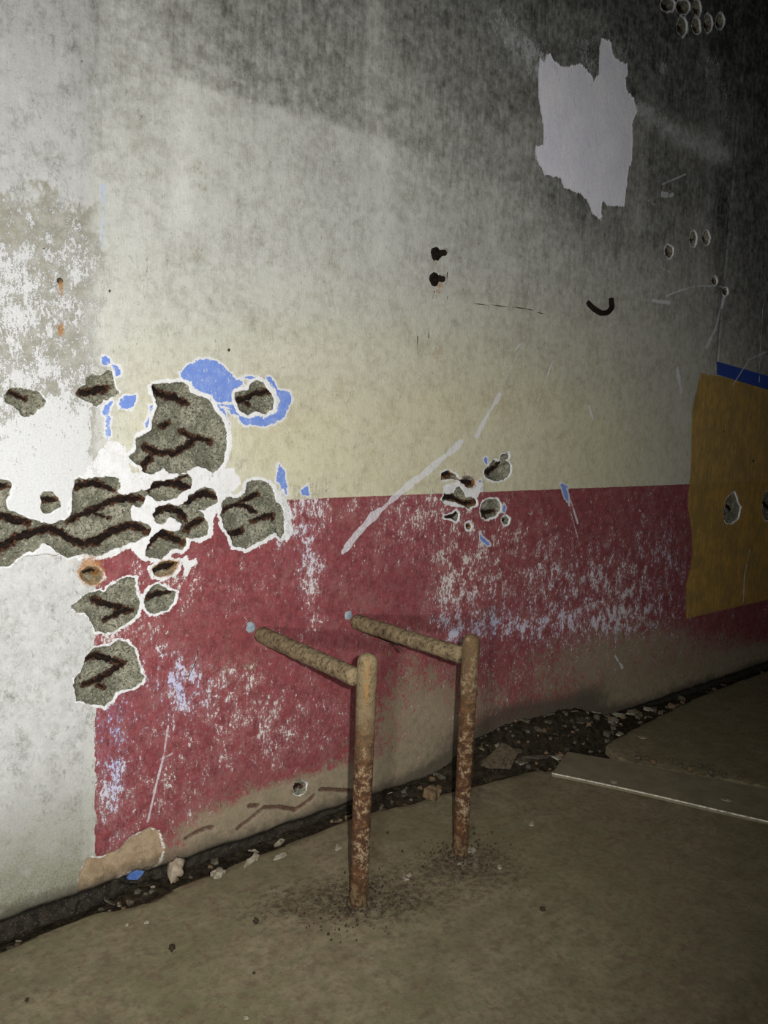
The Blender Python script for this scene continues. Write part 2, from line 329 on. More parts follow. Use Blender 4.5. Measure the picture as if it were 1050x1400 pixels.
# grime on the upper wall (0 clean .. 1 black), read on a coarse lattice
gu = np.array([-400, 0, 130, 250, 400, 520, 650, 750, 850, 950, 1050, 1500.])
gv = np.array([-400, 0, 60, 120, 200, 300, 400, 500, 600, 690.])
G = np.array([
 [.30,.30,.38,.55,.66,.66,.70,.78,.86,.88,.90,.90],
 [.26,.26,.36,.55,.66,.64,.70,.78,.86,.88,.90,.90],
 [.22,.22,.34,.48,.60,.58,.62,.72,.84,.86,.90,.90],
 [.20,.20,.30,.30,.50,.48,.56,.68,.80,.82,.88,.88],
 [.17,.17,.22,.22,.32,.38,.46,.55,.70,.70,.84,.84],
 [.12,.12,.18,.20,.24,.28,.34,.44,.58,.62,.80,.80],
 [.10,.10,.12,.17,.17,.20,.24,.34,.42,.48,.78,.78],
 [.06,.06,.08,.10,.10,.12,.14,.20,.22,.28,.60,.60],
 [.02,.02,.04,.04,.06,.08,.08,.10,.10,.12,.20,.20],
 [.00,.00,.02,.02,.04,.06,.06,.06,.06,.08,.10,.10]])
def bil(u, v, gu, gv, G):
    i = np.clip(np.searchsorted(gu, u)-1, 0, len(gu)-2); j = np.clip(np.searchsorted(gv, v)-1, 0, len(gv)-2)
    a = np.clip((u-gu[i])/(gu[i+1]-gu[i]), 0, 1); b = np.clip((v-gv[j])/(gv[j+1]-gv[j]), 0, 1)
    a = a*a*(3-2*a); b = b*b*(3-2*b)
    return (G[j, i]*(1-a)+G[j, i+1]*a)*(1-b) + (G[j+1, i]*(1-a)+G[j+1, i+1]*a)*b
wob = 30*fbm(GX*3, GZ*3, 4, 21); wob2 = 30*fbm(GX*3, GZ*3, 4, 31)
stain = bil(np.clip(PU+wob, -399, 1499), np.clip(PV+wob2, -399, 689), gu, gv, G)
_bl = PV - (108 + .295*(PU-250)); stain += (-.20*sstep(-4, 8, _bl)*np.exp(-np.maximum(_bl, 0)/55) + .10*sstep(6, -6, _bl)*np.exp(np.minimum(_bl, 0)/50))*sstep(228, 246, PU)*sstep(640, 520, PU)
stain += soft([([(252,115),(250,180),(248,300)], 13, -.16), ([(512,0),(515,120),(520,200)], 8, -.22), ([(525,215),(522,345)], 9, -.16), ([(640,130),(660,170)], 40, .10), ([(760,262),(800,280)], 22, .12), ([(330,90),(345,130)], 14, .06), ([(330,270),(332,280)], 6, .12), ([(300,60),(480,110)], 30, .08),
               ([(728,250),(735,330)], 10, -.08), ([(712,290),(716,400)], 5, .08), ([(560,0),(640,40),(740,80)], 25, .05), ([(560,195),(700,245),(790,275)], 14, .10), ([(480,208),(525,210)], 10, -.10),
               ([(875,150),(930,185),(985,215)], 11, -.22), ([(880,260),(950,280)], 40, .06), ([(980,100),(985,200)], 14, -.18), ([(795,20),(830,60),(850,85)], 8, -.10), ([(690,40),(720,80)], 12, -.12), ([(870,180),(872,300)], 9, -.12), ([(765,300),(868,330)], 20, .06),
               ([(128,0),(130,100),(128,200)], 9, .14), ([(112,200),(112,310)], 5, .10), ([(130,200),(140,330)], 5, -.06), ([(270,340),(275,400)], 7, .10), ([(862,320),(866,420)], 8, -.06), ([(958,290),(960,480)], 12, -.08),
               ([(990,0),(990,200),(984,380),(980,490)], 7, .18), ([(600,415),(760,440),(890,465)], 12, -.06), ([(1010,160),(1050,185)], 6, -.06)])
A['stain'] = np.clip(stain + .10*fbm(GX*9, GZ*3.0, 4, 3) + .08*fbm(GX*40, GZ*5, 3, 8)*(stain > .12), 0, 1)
A['yellow'] = np.clip(blobs([(520,610,200,75,.75), (330,580,100,80,.35), (750,600,150,90,.8), (660,450,250,50,.25), (200,560,40,90,.3), (660,690,200,60,.5), (450,470,150,50,.15)]), 0, 1)*sstep(120, 150, PU)
A['wash'] = np.clip(sstep(152, 112, PU + 46*fbm(GX*9, GZ*4, 4, 4))*(.42*sstep(235, 345, PV + 130*fbm(GX*9, GZ*9, 4, 61)) +   .45*sstep(480, 690, PV + 140*fbm(GX*7, GZ*7, 4, 62))), 0, 1)
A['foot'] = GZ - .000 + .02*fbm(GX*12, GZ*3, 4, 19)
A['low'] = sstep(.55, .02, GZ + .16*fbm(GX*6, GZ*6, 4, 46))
A['wash'] = A['wash']*(1-sstep(757, 763, PV + 24*fbm(GX*14, GZ*14, 3, 93)))
A['lime'] = np.clip(sstep(154, 108, PU + 34*fbm(GX*10, GZ*4, 4, 14)), 0, 1)
chip = blobs([(390,705,22,22,.55), (425,790,14,60,.50), (420,700,30,25,.30), (500,690,60,12,.22), (560,740,60,35,.26), (628,815,26,40,.60), (600,690,30,18,.4), (690,745,50,40,.28), (745,790,50,50,.33), (805,810,50,45,.38), (862,785,35,60,.36), (915,760,28,70,.34),
              (670,862,60,11,.5), (760,845,70,10,.36), (825,848,45,16,.45), (245,938,22,24,.52), (292,948,40,30,.22), (320,925,50,12,.25), (400,995,70,34,.28), (150,1085,16,50,.45), (170,1020,45,60,.22), (205,890,35,30,.30), (135,870,30,25,.35),
              (300,770,100,40,.14), (120,760,30,20,.3), (230,800,60,25,.2), (340,1000,60,40,.2), (240,1090,50,40,.2), (700,900,60,30,.16), (690,965,60,40,.14), (850,850,90,40,.14), (130,960,20,20,.35)])
A['chip'] = np.clip(chip*(1-.32*sstep(650, 720, PU)) + .14*fbm(GX*6, GZ*6, 3, 12), 0, 1)
A['flk'] = np.clip(soft([([(872,146),(905,168),(940,190),(985,212)], 9, .75), ([(975,90),(990,150),(985,200)], 14, .4), ([(800,15),(835,50),(860,85)], 9, .35), ([(690,20),(712,60),(735,95)], 14, .45), ([(735,80),(745,105)], 10, .4), ([(800,60),(806,90)], 12, .45), ([(560,0),(650,25),(720,70)], 16, .22), ([(888,30),(885,60)], 7, .3), ([(880,180),(884,230)], 6, .3), ([(875,270),(880,310)], 7, .3), ([(960,20),(965,90)], 8, .2)]) + blobs([(906,92,5,8,.8), (770,425,8,8,.5), (720,330,5,5,.4), (510,200,20,8,.45), (860,460,40,9,.35), (690,440,70,8,.2)]), 0, 1)
A['violet'] = np.clip(blobs([(245,935,30,30,.9), (150,990,30,40,.7), (700,845,70,25,.4), (790,780,40,50,.25), (415,740,25,50,.4), (640,865,40,20,.6), (930,770,40,60,.6), (155,1060,12,70,.7), (885,900,100,50,.35), (310,700,20,30,.6)]), 0, 1)
bare = blobs([(335,905,45,20,.35), (300,950,60,30,.25), (575,985,55,70,.75), (430,1085,90,25,.45), (290,1110,70,25,.35), (480,1085,60,50,.5), (700,985,90,40,.4), (860,930,110,35,.5), (1000,890,80,30,.5), (750,890,60,40,.2), (830,880,60,40,.3), (220,860,40,30,.2), (520,880,50,22,.25), (480,780,30,40,.15), (640,820,30,30,.2), (155,1085,14,40,.4), (900,850,60,30,.25)])
A['bare'] = np.clip(bare + .75*sstep(.20, .02, GZ + .10*fbm(GX*5, GZ*5, 3, 6)) + .3*fbm(GX*14, GZ*10, 4, 16), 0, 1)
A['rust'] = np.clip(crust + blobs([(600,395,6,10,.55), (598,360,8,10,.3), (590,335,10,12,.25), (83,392,3,8,.8), (83,452,4,7,.8), (268,345,4,8,.6), (150,745,30,12,.35), (120,772,14,10,.7), (598,480,8,18,.35), (85,420,3,30,.3), (640,655,14,8,.4), (575,560,30,60,.10), (475,790,20,40,.18), (345,860,10,10,.2)]), 0, 1)
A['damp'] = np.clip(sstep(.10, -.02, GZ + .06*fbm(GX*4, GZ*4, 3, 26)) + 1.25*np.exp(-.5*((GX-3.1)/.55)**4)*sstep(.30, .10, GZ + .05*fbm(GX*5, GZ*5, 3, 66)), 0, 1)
A['red'] = np.maximum(np.maximum(GZ-1.246, .943-GX), A['ochre']*0 - 1)
A['red'] = np.clip(np.where(A['red'] < 0, np.maximum(GZ-1.246 + .004*fbm(GX*40, GZ*40, 3, 88), .943-GX + .030*fbm(GX*60, GZ*40, 4, 87)), A['red']), -FAR, FAR)
joint = np.abs(GX - (4.575 + .02*fbm(GZ*3, GZ*0, 2, 2)))*1.0
depth = .0025*fbm(GX*3, GZ*3, 4, 41) + .0012*fbm(GX*25, GZ*25, 3, 43)
depth = depth + .0015*sstep(.002, -.002, A['peel'] + .006*fbm(GX*60, GZ*60, 3, 2)) + .006*sstep(.003, -.003, A['bareP'] + .008*fbm(GX*50, GZ*50, 3, 3)) + .06*sstep(.004, -.03, A['hollow'])*(A['bareP'] > -.02)
depth = depth + .006*sstep(.945, .935, GX)*sstep(1.5, 1.3, GZ)*0 + .004*sstep(.0, .004, GX-.943)*0
depth = depth + .018*sstep(.009, .002, ledge_d + .004*fbm(GX*60, GZ*60, 2, 7))
depth = depth + .010*sstep(.008, .0, joint)*sstep(1.93, 1.96, GZ)
depth = depth + .03*sstep(.02, -.02, GZ - (-.005) + .02*fbm(GX*12, GZ*3, 4, 19))               # plaster stops short of the floor
A['ledge'] = ledge_d
wc = Clip(xs, zs, cut)
co = np.stack([wc.take(GX), D + wc.take(depth), wc.take(GZ)], 1)
att = {k: wc.take(v) for k, v in A.items()}
nv = len(co)
# plaster thickness round every hole, and the body of the wall behind
bset = sorted({i for e in wc.border for i in e}); bmap = {i: nv+k for k, i in enumerate(bset)}
extra = co[bset] + np.array([0, .016, 0])
polys = [list(p) for p in wc.polys] + [[e[1], e[0], bmap[e[0]], bmap[e[1]]] for e in wc.border]
co = np.vstack([co, extra]); att = {k: np.concatenate([v, v[bset]]) for k, v in att.items()}
x0, x1, z0, z1 = xs[0], xs[-1], zs[0], zs[-1]; b = len(co)
corn = np.array([[x, y, z] for y in (D+.004, D+.35) for (x, z) in ((x0, z0), (x1, z0), (x1, z1), (x0, z1))])
co = np.vstack([co, corn]); att = {k: np.concatenate([v, np.full(8, .0 if k not in ('crater','pale','blue','white','peel','ochre','navy','scr','hair','bareP','hollow','ledge') else FAR)]) for k, v in att.items()}
polys += [[b+4, b+7, b+6, b+5], [b, b+4, b+5, b+1], [b+1, b+5, b+6, b+2], [b+2, b+6, b+7, b+3], [b+3, b+7, b+4, b]]

# ------------------------------------------------------------------ wall material
def wall_material():
    t = NT('painted_plaster')
    fine = t.noise(150, 5, .65); mid = t.noise(38, 6, .62, off=3.1); big = t.noise(7, 5, .6, off=7.7)
    streak = t.noise(30, 6, .6, st=(2.2, 1, .22), off=5.0); brush = t.noise(70, 4, .6, st=(2.6, 1, .35), off=1.0)
    speck = t.noise(240, 3, .7, off=9.0); flake = t.noise(62, 9, .74, st=(1.5, 1, .8), off=4.2)
    nick = t.noise(95, 6, .66, st=(1.3, 1, .75), off=11.0); clump = t.noise(24, 7, .68, off=6.1, st=(1.3, 1, .8)); blot = t.noise(15, 6, .66, off=2.2); scuff = t.noise(55, 7, .7, dist=1.2, st=(1, 1, .7), off=8.8)
    c0 = lambda n: t.sub(n, .5)
    jit = t.add(t.mul(c0(mid), .022), t.mul(c0(fine), .014))
    def lay(name, k=1.0, w=.0012): return t.ramp(t.add(t.attr(name), t.mul(jit, k)), w, -w)
    # cream paint fading to grey where grime sits
    cream = t.mix(t.attr('yellow'), (.465, .468, .435), (.485, .462, .325))
    cream = t.mix(t.mul(t.ramp(t.add(t.mul(mid, .6), t.mul(big, .4)), .42, .66), .75), cream, t.mix(t.attr('yellow'), (.34, .335, .30), (.38, .335, .22)))
    cream = t.mix(t.mul(t.ramp(brush, .50, .72), .42), cream, (.60, .585, .53))
    cream = t.mix(t.mul(t.ramp(scuff, .60, .72), .45), cream, (.27, .25, .20))
    cream = t.mix(t.mul(t.ramp(blot, .52, .70), .35), cream, (.33, .32, .24))
    # whitewash on the end of the wall
    wsh = t.add(t.add(t.add(t.mul(flake, .42), t.mul(blot, .40)), t.add(t.mul(c0(nick), .25), t.mul(c0(speck), .30))), t.mul(t.attr('wash'), .30))
    wash = t.ramp(wsh, .50, .56)
    lime = t.mix(t.ramp(mid, .3, .7), (.39, .392, .385), (.47, .47, .46))
    lime = t.mix(t.mul(t.ramp(t.add(t.mul(scuff, .5), t.mul(blot, .5)), .48, .64), .6), lime, (.22, .218, .195))
    limew = t.mix(wash, t.mix(t.ramp(mid, .35, .65), (.33, .32, .28), (.24, .23, .185)), t.mix(t.ramp(fine, .4, .7), (.52, .525, .53), (.44, .44, .43)))
    limew = t.mix(t.ramp(t.add(t.attr('wash'), t.mul(c0(flake), .5)), .12, .20), lime, limew)
    limew = t.mix(t.mul(t.ramp(speck, .68, .73), .55), limew, (.16, .15, .13))
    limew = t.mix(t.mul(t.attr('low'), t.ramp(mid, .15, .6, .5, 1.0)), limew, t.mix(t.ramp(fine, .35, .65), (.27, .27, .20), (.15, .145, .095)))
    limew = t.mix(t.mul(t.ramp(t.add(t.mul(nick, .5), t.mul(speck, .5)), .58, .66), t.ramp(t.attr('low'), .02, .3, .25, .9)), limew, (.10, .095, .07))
    base = t.mix(t.attr('lime'), cream, limew)
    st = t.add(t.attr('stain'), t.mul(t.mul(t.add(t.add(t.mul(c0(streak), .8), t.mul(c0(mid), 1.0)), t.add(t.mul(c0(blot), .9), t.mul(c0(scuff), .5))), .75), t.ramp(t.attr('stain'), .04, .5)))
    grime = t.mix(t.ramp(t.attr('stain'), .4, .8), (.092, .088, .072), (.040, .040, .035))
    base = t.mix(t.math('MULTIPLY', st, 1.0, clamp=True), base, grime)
    base = t.mix(t.mul(t.ramp(t.add(t.mul(flake, .7), t.mul(speck, .4)), .70, .78), t.ramp(t.attr('stain'), .3, .7, 0.0, .7)), base, (.30, .31, .29))
    uf = t.ramp(t.add(t.add(t.mul(flake, .4), t.mul(nick, .4)), t.add(t.mul(streak, .2), t.mul(t.mul(t.attr('flk'), t.ramp(clump, .32, .62, .35, 1.3)), .22))), .585, .66)
    base = t.mix(t.mul(uf, .8), base, t.mix(t.ramp(mid, .3, .7), (.46, .48, .48), (.27, .275, .26)))
    # red wainscot with chips down to white and lilac undercoat
    red = t.mix(t.ramp(t.add(t.mul(mid, .6), t.mul(fine, .4)), .36, .66), (.215, .048, .054), (.112, .026, .030))
    red = t.mix(t.mul(t.ramp(blot, .46, .66), .5), red, (.22, .092, .085))
    red = t.mix(t.mul(t.ramp(scuff, .56, .70), .5), red, (.12, .035, .042))
    bare = t.ramp(t.add(t.add(t.mul(t.attr('bare'), .9), t.mul(c0(mid), .9)), t.add(t.mul(c0(fine), .8), t.mul(c0(flake), .7))), .34, .74)
    red = t.mix(t.mul(bare, .93), red, t.mix(t.ramp(t.add(t.mul(mid, .5), t.mul(fine, .5)), .36, .64), (.265, .230, .150), (.175, .150, .095)))
    fl = t.add(t.add(t.mul(flake, .34), t.mul(clump, .30)), t.add(t.mul(nick, .36), t.mul(c0(speck), .18)))
    cv = t.add(fl, t.mul(t.mul(t.mn(t.attr('chip'), .62), t.ramp(t.add(t.mul(blot, .5), t.mul(clump, .5)), .38, .60, .30, 1.40)), .140))
    chip = t.ramp(cv, .590, .612)
    haze = t.ramp(cv, .47, .62)
    vio = t.math('MULTIPLY', t.attr('violet'), t.ramp(clump, .38, .58), clamp=True)
    chipc = t.mix(vio, t.mix(t.ramp(fine, .35, .7), (.62, .56, .53), (.48, .40, .38)), (.40, .41, .60))
    red = t.mix(t.mul(haze, t.add(.18, t.mul(t.attr('chip'), .55))), red, t.mix(vio, (.40, .20, .20), (.30, .20, .28)))
    red = t.mix(chip, red, chipc)
    base = t.mix(lay('red', .35), base, red)
    och = t.mix(t.ramp(t.add(t.mul(streak, .6), t.mul(brush, .4)), .38, .64), (.46, .27, .055), (.27, .175, .05))
    och = t.mix(t.mul(t.ramp(t.add(t.mul(big, .5), t.mul(clump, .5)), .40, .60), .6), och, (.17, .125, .045))
    base = t.mix(t.mul(t.ramp(t.add(t.attr('ochre'), t.add(t.mul(jit, .4), t.mul(c0(streak), .05))), .004, -.008), .95), base, och)
    base = t.mix(lay('navy', .25), base, (.022, .055, .26))
    halo = t.ramp(t.add(t.sub(t.attr('blue'), .007), t.mul(jit, 1.4)), .002, -.002)
    base = t.mix(t.mul(halo, .85), base, (.56, .56, .57))
    base = t.mix(t.mul(lay('blue', 1.1), t.ramp(t.add(t.mul(flake, .6), t.mul(nick, .4)), .61, .56)), base, t.mix(t.ramp(mid, .4, .7), (.125, .20, .49), (.18, .26, .53)))
    base = t.mix(t.mul(t.ramp(t.add(t.attr('pale'), t.mul(jit, .8)), .003, -.004), t.ramp(flake, .40, .60, .8, .1)), base, (.30, .37, .52))
    # lilac white undercoat where the dark coat has fallen off
    base = t.mix(t.ramp(t.add(t.attr('peel'), t.add(t.mul(jit, .9), t.mul(c0(streak), .035))), .001, -.001), base, t.mix(t.ramp(big, .35, .7), (.70, .69, .76), (.78, .77, .81)))
    # bare plaster round the holes
    rim = t.ramp(t.sub(t.add(t.attr('crater'), t.mul(jit, .85)), t.attr('rim')), .0012, -.0012)
    wh = t.mx(rim, lay('white', 1.2))
    base = t.mix(wh, base, t.mix(t.ramp(mid, .35, .7), (.60, .60, .61), (.53, .53, .515)))
    scr = t.ramp(t.add(t.attr('scr'), t.mul(jit, .22)), .0016, -.0022)
    base = t.mix(t.mul(scr, t.ramp(t.add(t.mul(fine, .5), t.mul(flake, .5)),   .34, .58, .95, .5)), base, (.60, .60, .64))
    hr = lay('hair', .10, .0010)
    base = t.mix(hr, base, (.03, .026, .022))
    bp = lay('bareP', .9)
    base = t.mix(bp, base, t.mix(t.ramp(mid, .35, .65), (.33, .25, .16), (.24, .17, .10)))
    edge = t.mul(t.ramp(t.math('ABSOLUTE', t.add(t.attr('bareP'), t.mul(jit, .9))), .005, .002), t.ramp(mid, .45, .55))
    base = t.mix(edge, base, (.66, .64, .60))
    base = t.mix(lay('hollow', .5), base, (.075, .06, .042))
    ru = t.ramp(t.add(t.attr('rust'), t.add(t.mul(c0(mid), 1.2), t.mul(c0(fine), .8))), .28, .80)
    base = t.mix(t.mul(ru, .85), base, t.mix(t.ramp(fine, .4, .65), (.40, .20, .07), (.16, .07, .03)))
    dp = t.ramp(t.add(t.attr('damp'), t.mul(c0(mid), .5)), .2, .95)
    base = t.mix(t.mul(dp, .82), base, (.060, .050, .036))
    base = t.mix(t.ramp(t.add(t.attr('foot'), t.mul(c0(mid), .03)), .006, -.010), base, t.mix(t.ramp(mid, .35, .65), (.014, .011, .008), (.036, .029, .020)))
    ld = t.ramp(t.add(t.attr('ledge'), t.mul(jit, .45)), .0105, .004)
    base = t.mix(ld, base, (.085, .045, .03))
    gr = t.add(t.mul(fine, .5), t.mul(speck, .5))
    base = t.mix(t.ramp(gr, .46, .36, 0, .30), base, (.03, .03, .026))
    base = t.mix(t.ramp(gr, .54, .66, 0, .14), base, (.75, .74, .72))
    h = t.add(t.add(t.mul(mid, .5), t.mul(fine, .25)), t.add(t.mul(brush, .25), t.mul(chip, -.35)))
    h = t.add(h, t.mul(wash, .25))
    return t.done(base, .88, h, .0045, .8, .15)
M_WALL = wall_material()
WALL = link('wall_back', mesh_from('wall_back', co, wc.quads, polys, att), M_WALL, label='old painted plaster wall, cream above and chipped red below, pitted with holes', kind='structure')

# ------------------------------------------------------------------ holes and bars
def concrete_material():
    t = NT('broken_concrete')
    n = t.noise(60, 6, .65); f = t.noise(220, 4, .65, off=2)
    v = t.voro(95); v2 = t.voro(170, off=1.3)
    c = t.mix(t.ramp(n, .32, .7), (.125, .122, .090), (.36, .345, .265))
    b = t.noise(16, 5, .6, off=6)
    c = t.mix(t.ramp(b, .40, .62, 0, .75), c, (.098, .10, .07))
    c = t.mix(t.mul(t.ramp(v.outputs['Distance'], .36, .20), t.ramp(f, .42, .6)), c, (.37, .35, .28))
    c = t.mix(t.ramp(t.add(t.mul(n, .6), t.mul(f, .4)), .545, .60), c, (.085, .08, .06))
    c = t.mix(t.ramp(v2.outputs['Distance'], .62, .8), c, (.07, .065, .05))
    r = t.ramp(t.add(t.attr('rust'), t.add(t.mul(t.sub(n, .5), 1.3), t.mul(t.sub(f, .5), .6))), .30, .80)
    c = t.mix(r, c, t.mix(t.ramp(f, .42, .62), (.018, .011, .008), (.090, .038, .020)))
    o = t.ramp(t.add(t.mul(t.attr('orange'), .75), t.add(t.mul(t.sub(n, .5), 1.5), t.mul(t.sub(f, .5), .8))), .48, .95)
    c = t.mix(t.mul(o, .75), c, t.mix(t.ramp(f, .4, .6), (.34, .21, .075), (.19, .085, .03)))
    return t.done(c, .95, t.add(t.mul(n, .7), t.mul(f, .5)), .008, 1.0, .1)
def bar_material():
    t = NT('corroded_iron')
    n = t.noise(90, 6, .7); f = t.noise(300, 3, .6, off=3)
    c = t.mix(t.ramp(n, .42, .72), (.008, .006, .005), (.026, .013, .009))
    c = t.mix(t.ramp(f, .64, .76), c, (.085, .034, .016))
    return t.done(c, .95, t.add(n, t.mul(f, .5)), .004, 1.0, .1)
M_CON, M_BAR = concrete_material(), bar_material()

def smooth_path(pts, n):
    pts = np.array(pts, float)
    d = np.r_[0, np.cumsum(np.linalg.norm(np.diff(pts, axis=0), axis=1))]
    s = np.linspace(0, d[-1], n)
    out = np.stack([np.interp(s, d, pts[:, k]) for k in range(pts.shape[1])], 1)
    for _ in range(max(1, n//14)):
        out[1:-1] = .25*out[:-2]+.5*out[1:-1]+.25*out[2:]
    return out
def tube(path, radii, sides=10, rough=0.0, seed=0, cap=True):
    path = np.array(path, float); n = len(path)
    T = np.gradient(path, axis=0); T /= np.linalg.norm(T, axis=1)[:, None]+1e-12
    up = np.array([0, 0, 1.0]) if abs(T[0, 2]) < .8 else np.array([1.0, 0, 0])
    V, Q, P = [], [], []
    for i in range(n):
        a = np.cross(T[i], up); a /= np.linalg.norm(a)+1e-12; bb = np.cross(a, T[i])
        for k in range(sides):
            th = 2*math.pi*k/sides
            r = radii[i]*(1+rough*2*float(fbm(i*.45+3*math.cos(th), seed*5.1+3*math.sin(th), 2, seed)))
            V.append(path[i] + r*(math.cos(th)*a + math.sin(th)*bb))
    for i in range(n-1):
        for k in range(sides):
            Q.append([i*sides+k, (i+1)*sides+k, (i+1)*sides+(k+1) % sides, i*sides+(k+1) % sides])
    if cap: P = [list(range(sides)), [(n-1)*sides+k for k in range(sides)][::-1]]
    return V, Q, P
for ci, c in enumerate(CR):
    P = np.array(c['poly']); sp = float(np.hypot(P[:, 0].mean(), D)); st = .0026*max(1, sp/2.9)*1.0
    big = np.ptp(P[:, 0]) > .35
    if big: st *= 1.3
    stx = st*(1+.5*max(0, (P[:, 0].mean()-2.5)/2))
    gx = np.arange(P[:, 0].min()-.014, P[:, 0].max()+.016, stx); gz = np.arange(P[:, 1].min()-.014, P[:, 1].max()+.016, st)
    X, Zg = np.meshgrid(gx, gz); s = cr_sdf(c, X, Zg)
    bd = np.full(X.shape, .2)
    for bpts, bw in c['bars']: bd = np.minimum(bd, d_line(X, Zg, bpts) - bw*sp*.80/F)
    bd = bd + .016*fbm(X*55, Zg*55, 3, ci+40) + .012*fbm(X*150, Zg*150, 2, ci+44)
    prof = 1-np.exp(-np.maximum(-s, 0)/.016)
    dp = .006 + c['depth']*prof*(.8+.5*fbm(X*18, Zg*18, 3, ci)) + .010*prof*fbm(X*70, Zg*70, 4, ci+3) + .008*np.exp(-np.maximum(bd, 0)/.006)*prof
    dp = np.maximum(dp, .004)
    k = Clip(gx, gz, .007-s)
    cc = np.stack([k.take(X), D+k.take(dp), k.take(Zg)], 1)
    at = {'rust': k.take(np.clip(.95*np.exp(-np.maximum(bd, 0)/.0065), 0, 1)), 'orange': k.take(np.clip(c['rust']*sstep(-.02, 0, s) + .5*c['rust'] + .45*np.exp(-np.maximum(bd-.006, 0)/.010)*(fbm(X*12, Zg*12, 2, 7) > .03), 0, 1))}
    hole = link('chipped_hole', mesh_from('chipped_hole', cc, k.quads, k.polys, at), M_CON, WALL, label=c['label'])
    for bi, (bpts, bw) in enumerate(c['bars']):
        r = bw*sp*.66/F
        L = sum(math.dist(bpts[q], bpts[q+1]) for q in range(len(bpts)-1)); n = max(8, int(L/.006))
        p2 = smooth_path(bpts, n)
        # seat each point on the floor of the hole
        ix = np.clip(np.searchsorted(gx, p2[:, 0]), 0, len(gx)-1); iz = np.clip(np.searchsorted(gz, p2[:, 1]), 0, len(gz)-1)
        y = dp[iz, ix]
        for _ in range(6): y[1:-1] = .25*y[:-2]+.5*y[1:-1]+.25*y[2:]
        jx = .6*r*2*fbm(np.arange(n)*.35, np.full(n, ci*3.3+bi), 3, 4); jz = 1.3*r*2*fbm(np.arange(n)*.6, np.full(n, ci*3.3+bi+9), 3, 6)
        path = np.stack([p2[:, 0]+jx, D + y + .05*r, p2[:, 1]+jz], 1)
        q = np.linspace(0, 1, n); rad = r*(.45+.55*np.minimum(1, np.minimum(q, 1-q)*L/.012))*(1+1.5*fbm(np.arange(n)*.55, np.full(n, bi*2.0+ci), 3, 8))
        V, Q, PP = tube(path, rad, 9, .9, ci*7+bi)
        link('rusted_bar', mesh_from('rusted_bar', V, Q, PP), M_BAR, hole, label=None)

# ================================================================== FLOOR
def floor_material():
    t = NT('dusty_concrete_floor')
    n = t.noise(9, 6, .6); m = t.noise(45, 6, .65, off=2); f = t.noise(260, 4, .65, off=5); b = t.noise(2.2, 4, .55, off=4)
    c = t.mix(t.ramp(n, .3, .7), (.165, .138, .085), (.235, .200, .128))
    c = t.mix(t.mul(t.ramp(b, .42, .62), .5), c, (.140, .130, .068))
    g = t.noise(20, 6, .7, off=12); c = t.mix(t.ramp(g, .46, .62, 0, .55), c, (.135, .135, .072)); g2 = t.noise(26, 6, .7, off=17); c = t.mix(t.ramp(g2, .50, .64, 0, .6), c, (.125, .088, .060))
    c = t.mix(t.ramp(m, .42, .70, 0, .45), c, (.10, .080, .050))
    g3 = t.noise(75, 5, .72, off=21); c = t.mix(t.ramp(g3, .60, .68, 0, .6), c, (.075, .06, .036))
    d = t.ramp(t.add(t.mul(t.attr('dirt'), .66), t.add(t.mul(t.sub(m, .5), 1.5), t.mul(t.sub(f, .5), 1.4))), .35, .85)
    c = t.mix(t.mul(d, .85), c, (.058, .043, .027))
    c = t.mix(t.ramp(f, .68, .75, 0, .7), c, (.33, .29, .21))
    c = t.mix(t.ramp(t.noise(120, 2, .5, off=8), .73, .77, 0, .7), c, (.05, .04, .03))
    return t.done(c, .93, t.add(t.mul(n, .3), t.add(t.mul(m, .4), t.mul(f, .3))), .005, .8, .12)
M_FLOOR = floor_material()
pl = [floorpt(755, 1057), floorpt(1050, 1122), floorpt(775, 1027), floorpt(1050, 1078)]
pdir = (pl[1]-pl[0])/np.linalg.norm(pl[1]-pl[0])
edge1 = [floorpt(*p) for p in [(0,1299),(60,1272),(100,1259),(130,1248),(180,1237),(205,1232),(240,1212),(300,1190),(350,1168),(420,1141),(490,1115),(545,1101),(600,1086),(640,1075),(655,1072),(690,1063),(730,1052),(748,1049)]]
midA = .5*(pl[0]+pl[2]); 
slab1 = [(-1.6, -1.2), (-1.6, 2.36), (.3, 2.365)] + [tuple(p) for p in edge1] + [tuple(pl[0]+np.array([-.02, .03])), tuple(midA+pdir*.02), tuple(midA+pdir*3.6), (5.5, -1.2)]
edge2 = [floorpt(*p) for p in [(828,1020),(836,1012),(850,1005),(880,989),(920,969),(960,950),(1005,933),(1050,917)]]
slab2 = [tuple(p) for p in edge2] + [(7.9, 2.41), (7.9, -1.0)] + [tuple(pl[2]+pdir*3.4+np.array([0, .0])), tuple(floorpt(1000,1066)), tuple(floorpt(960, 1060)), tuple(floorpt(910,1050)), tuple(floorpt(870,1043)), tuple(floorpt(845, 1036))]
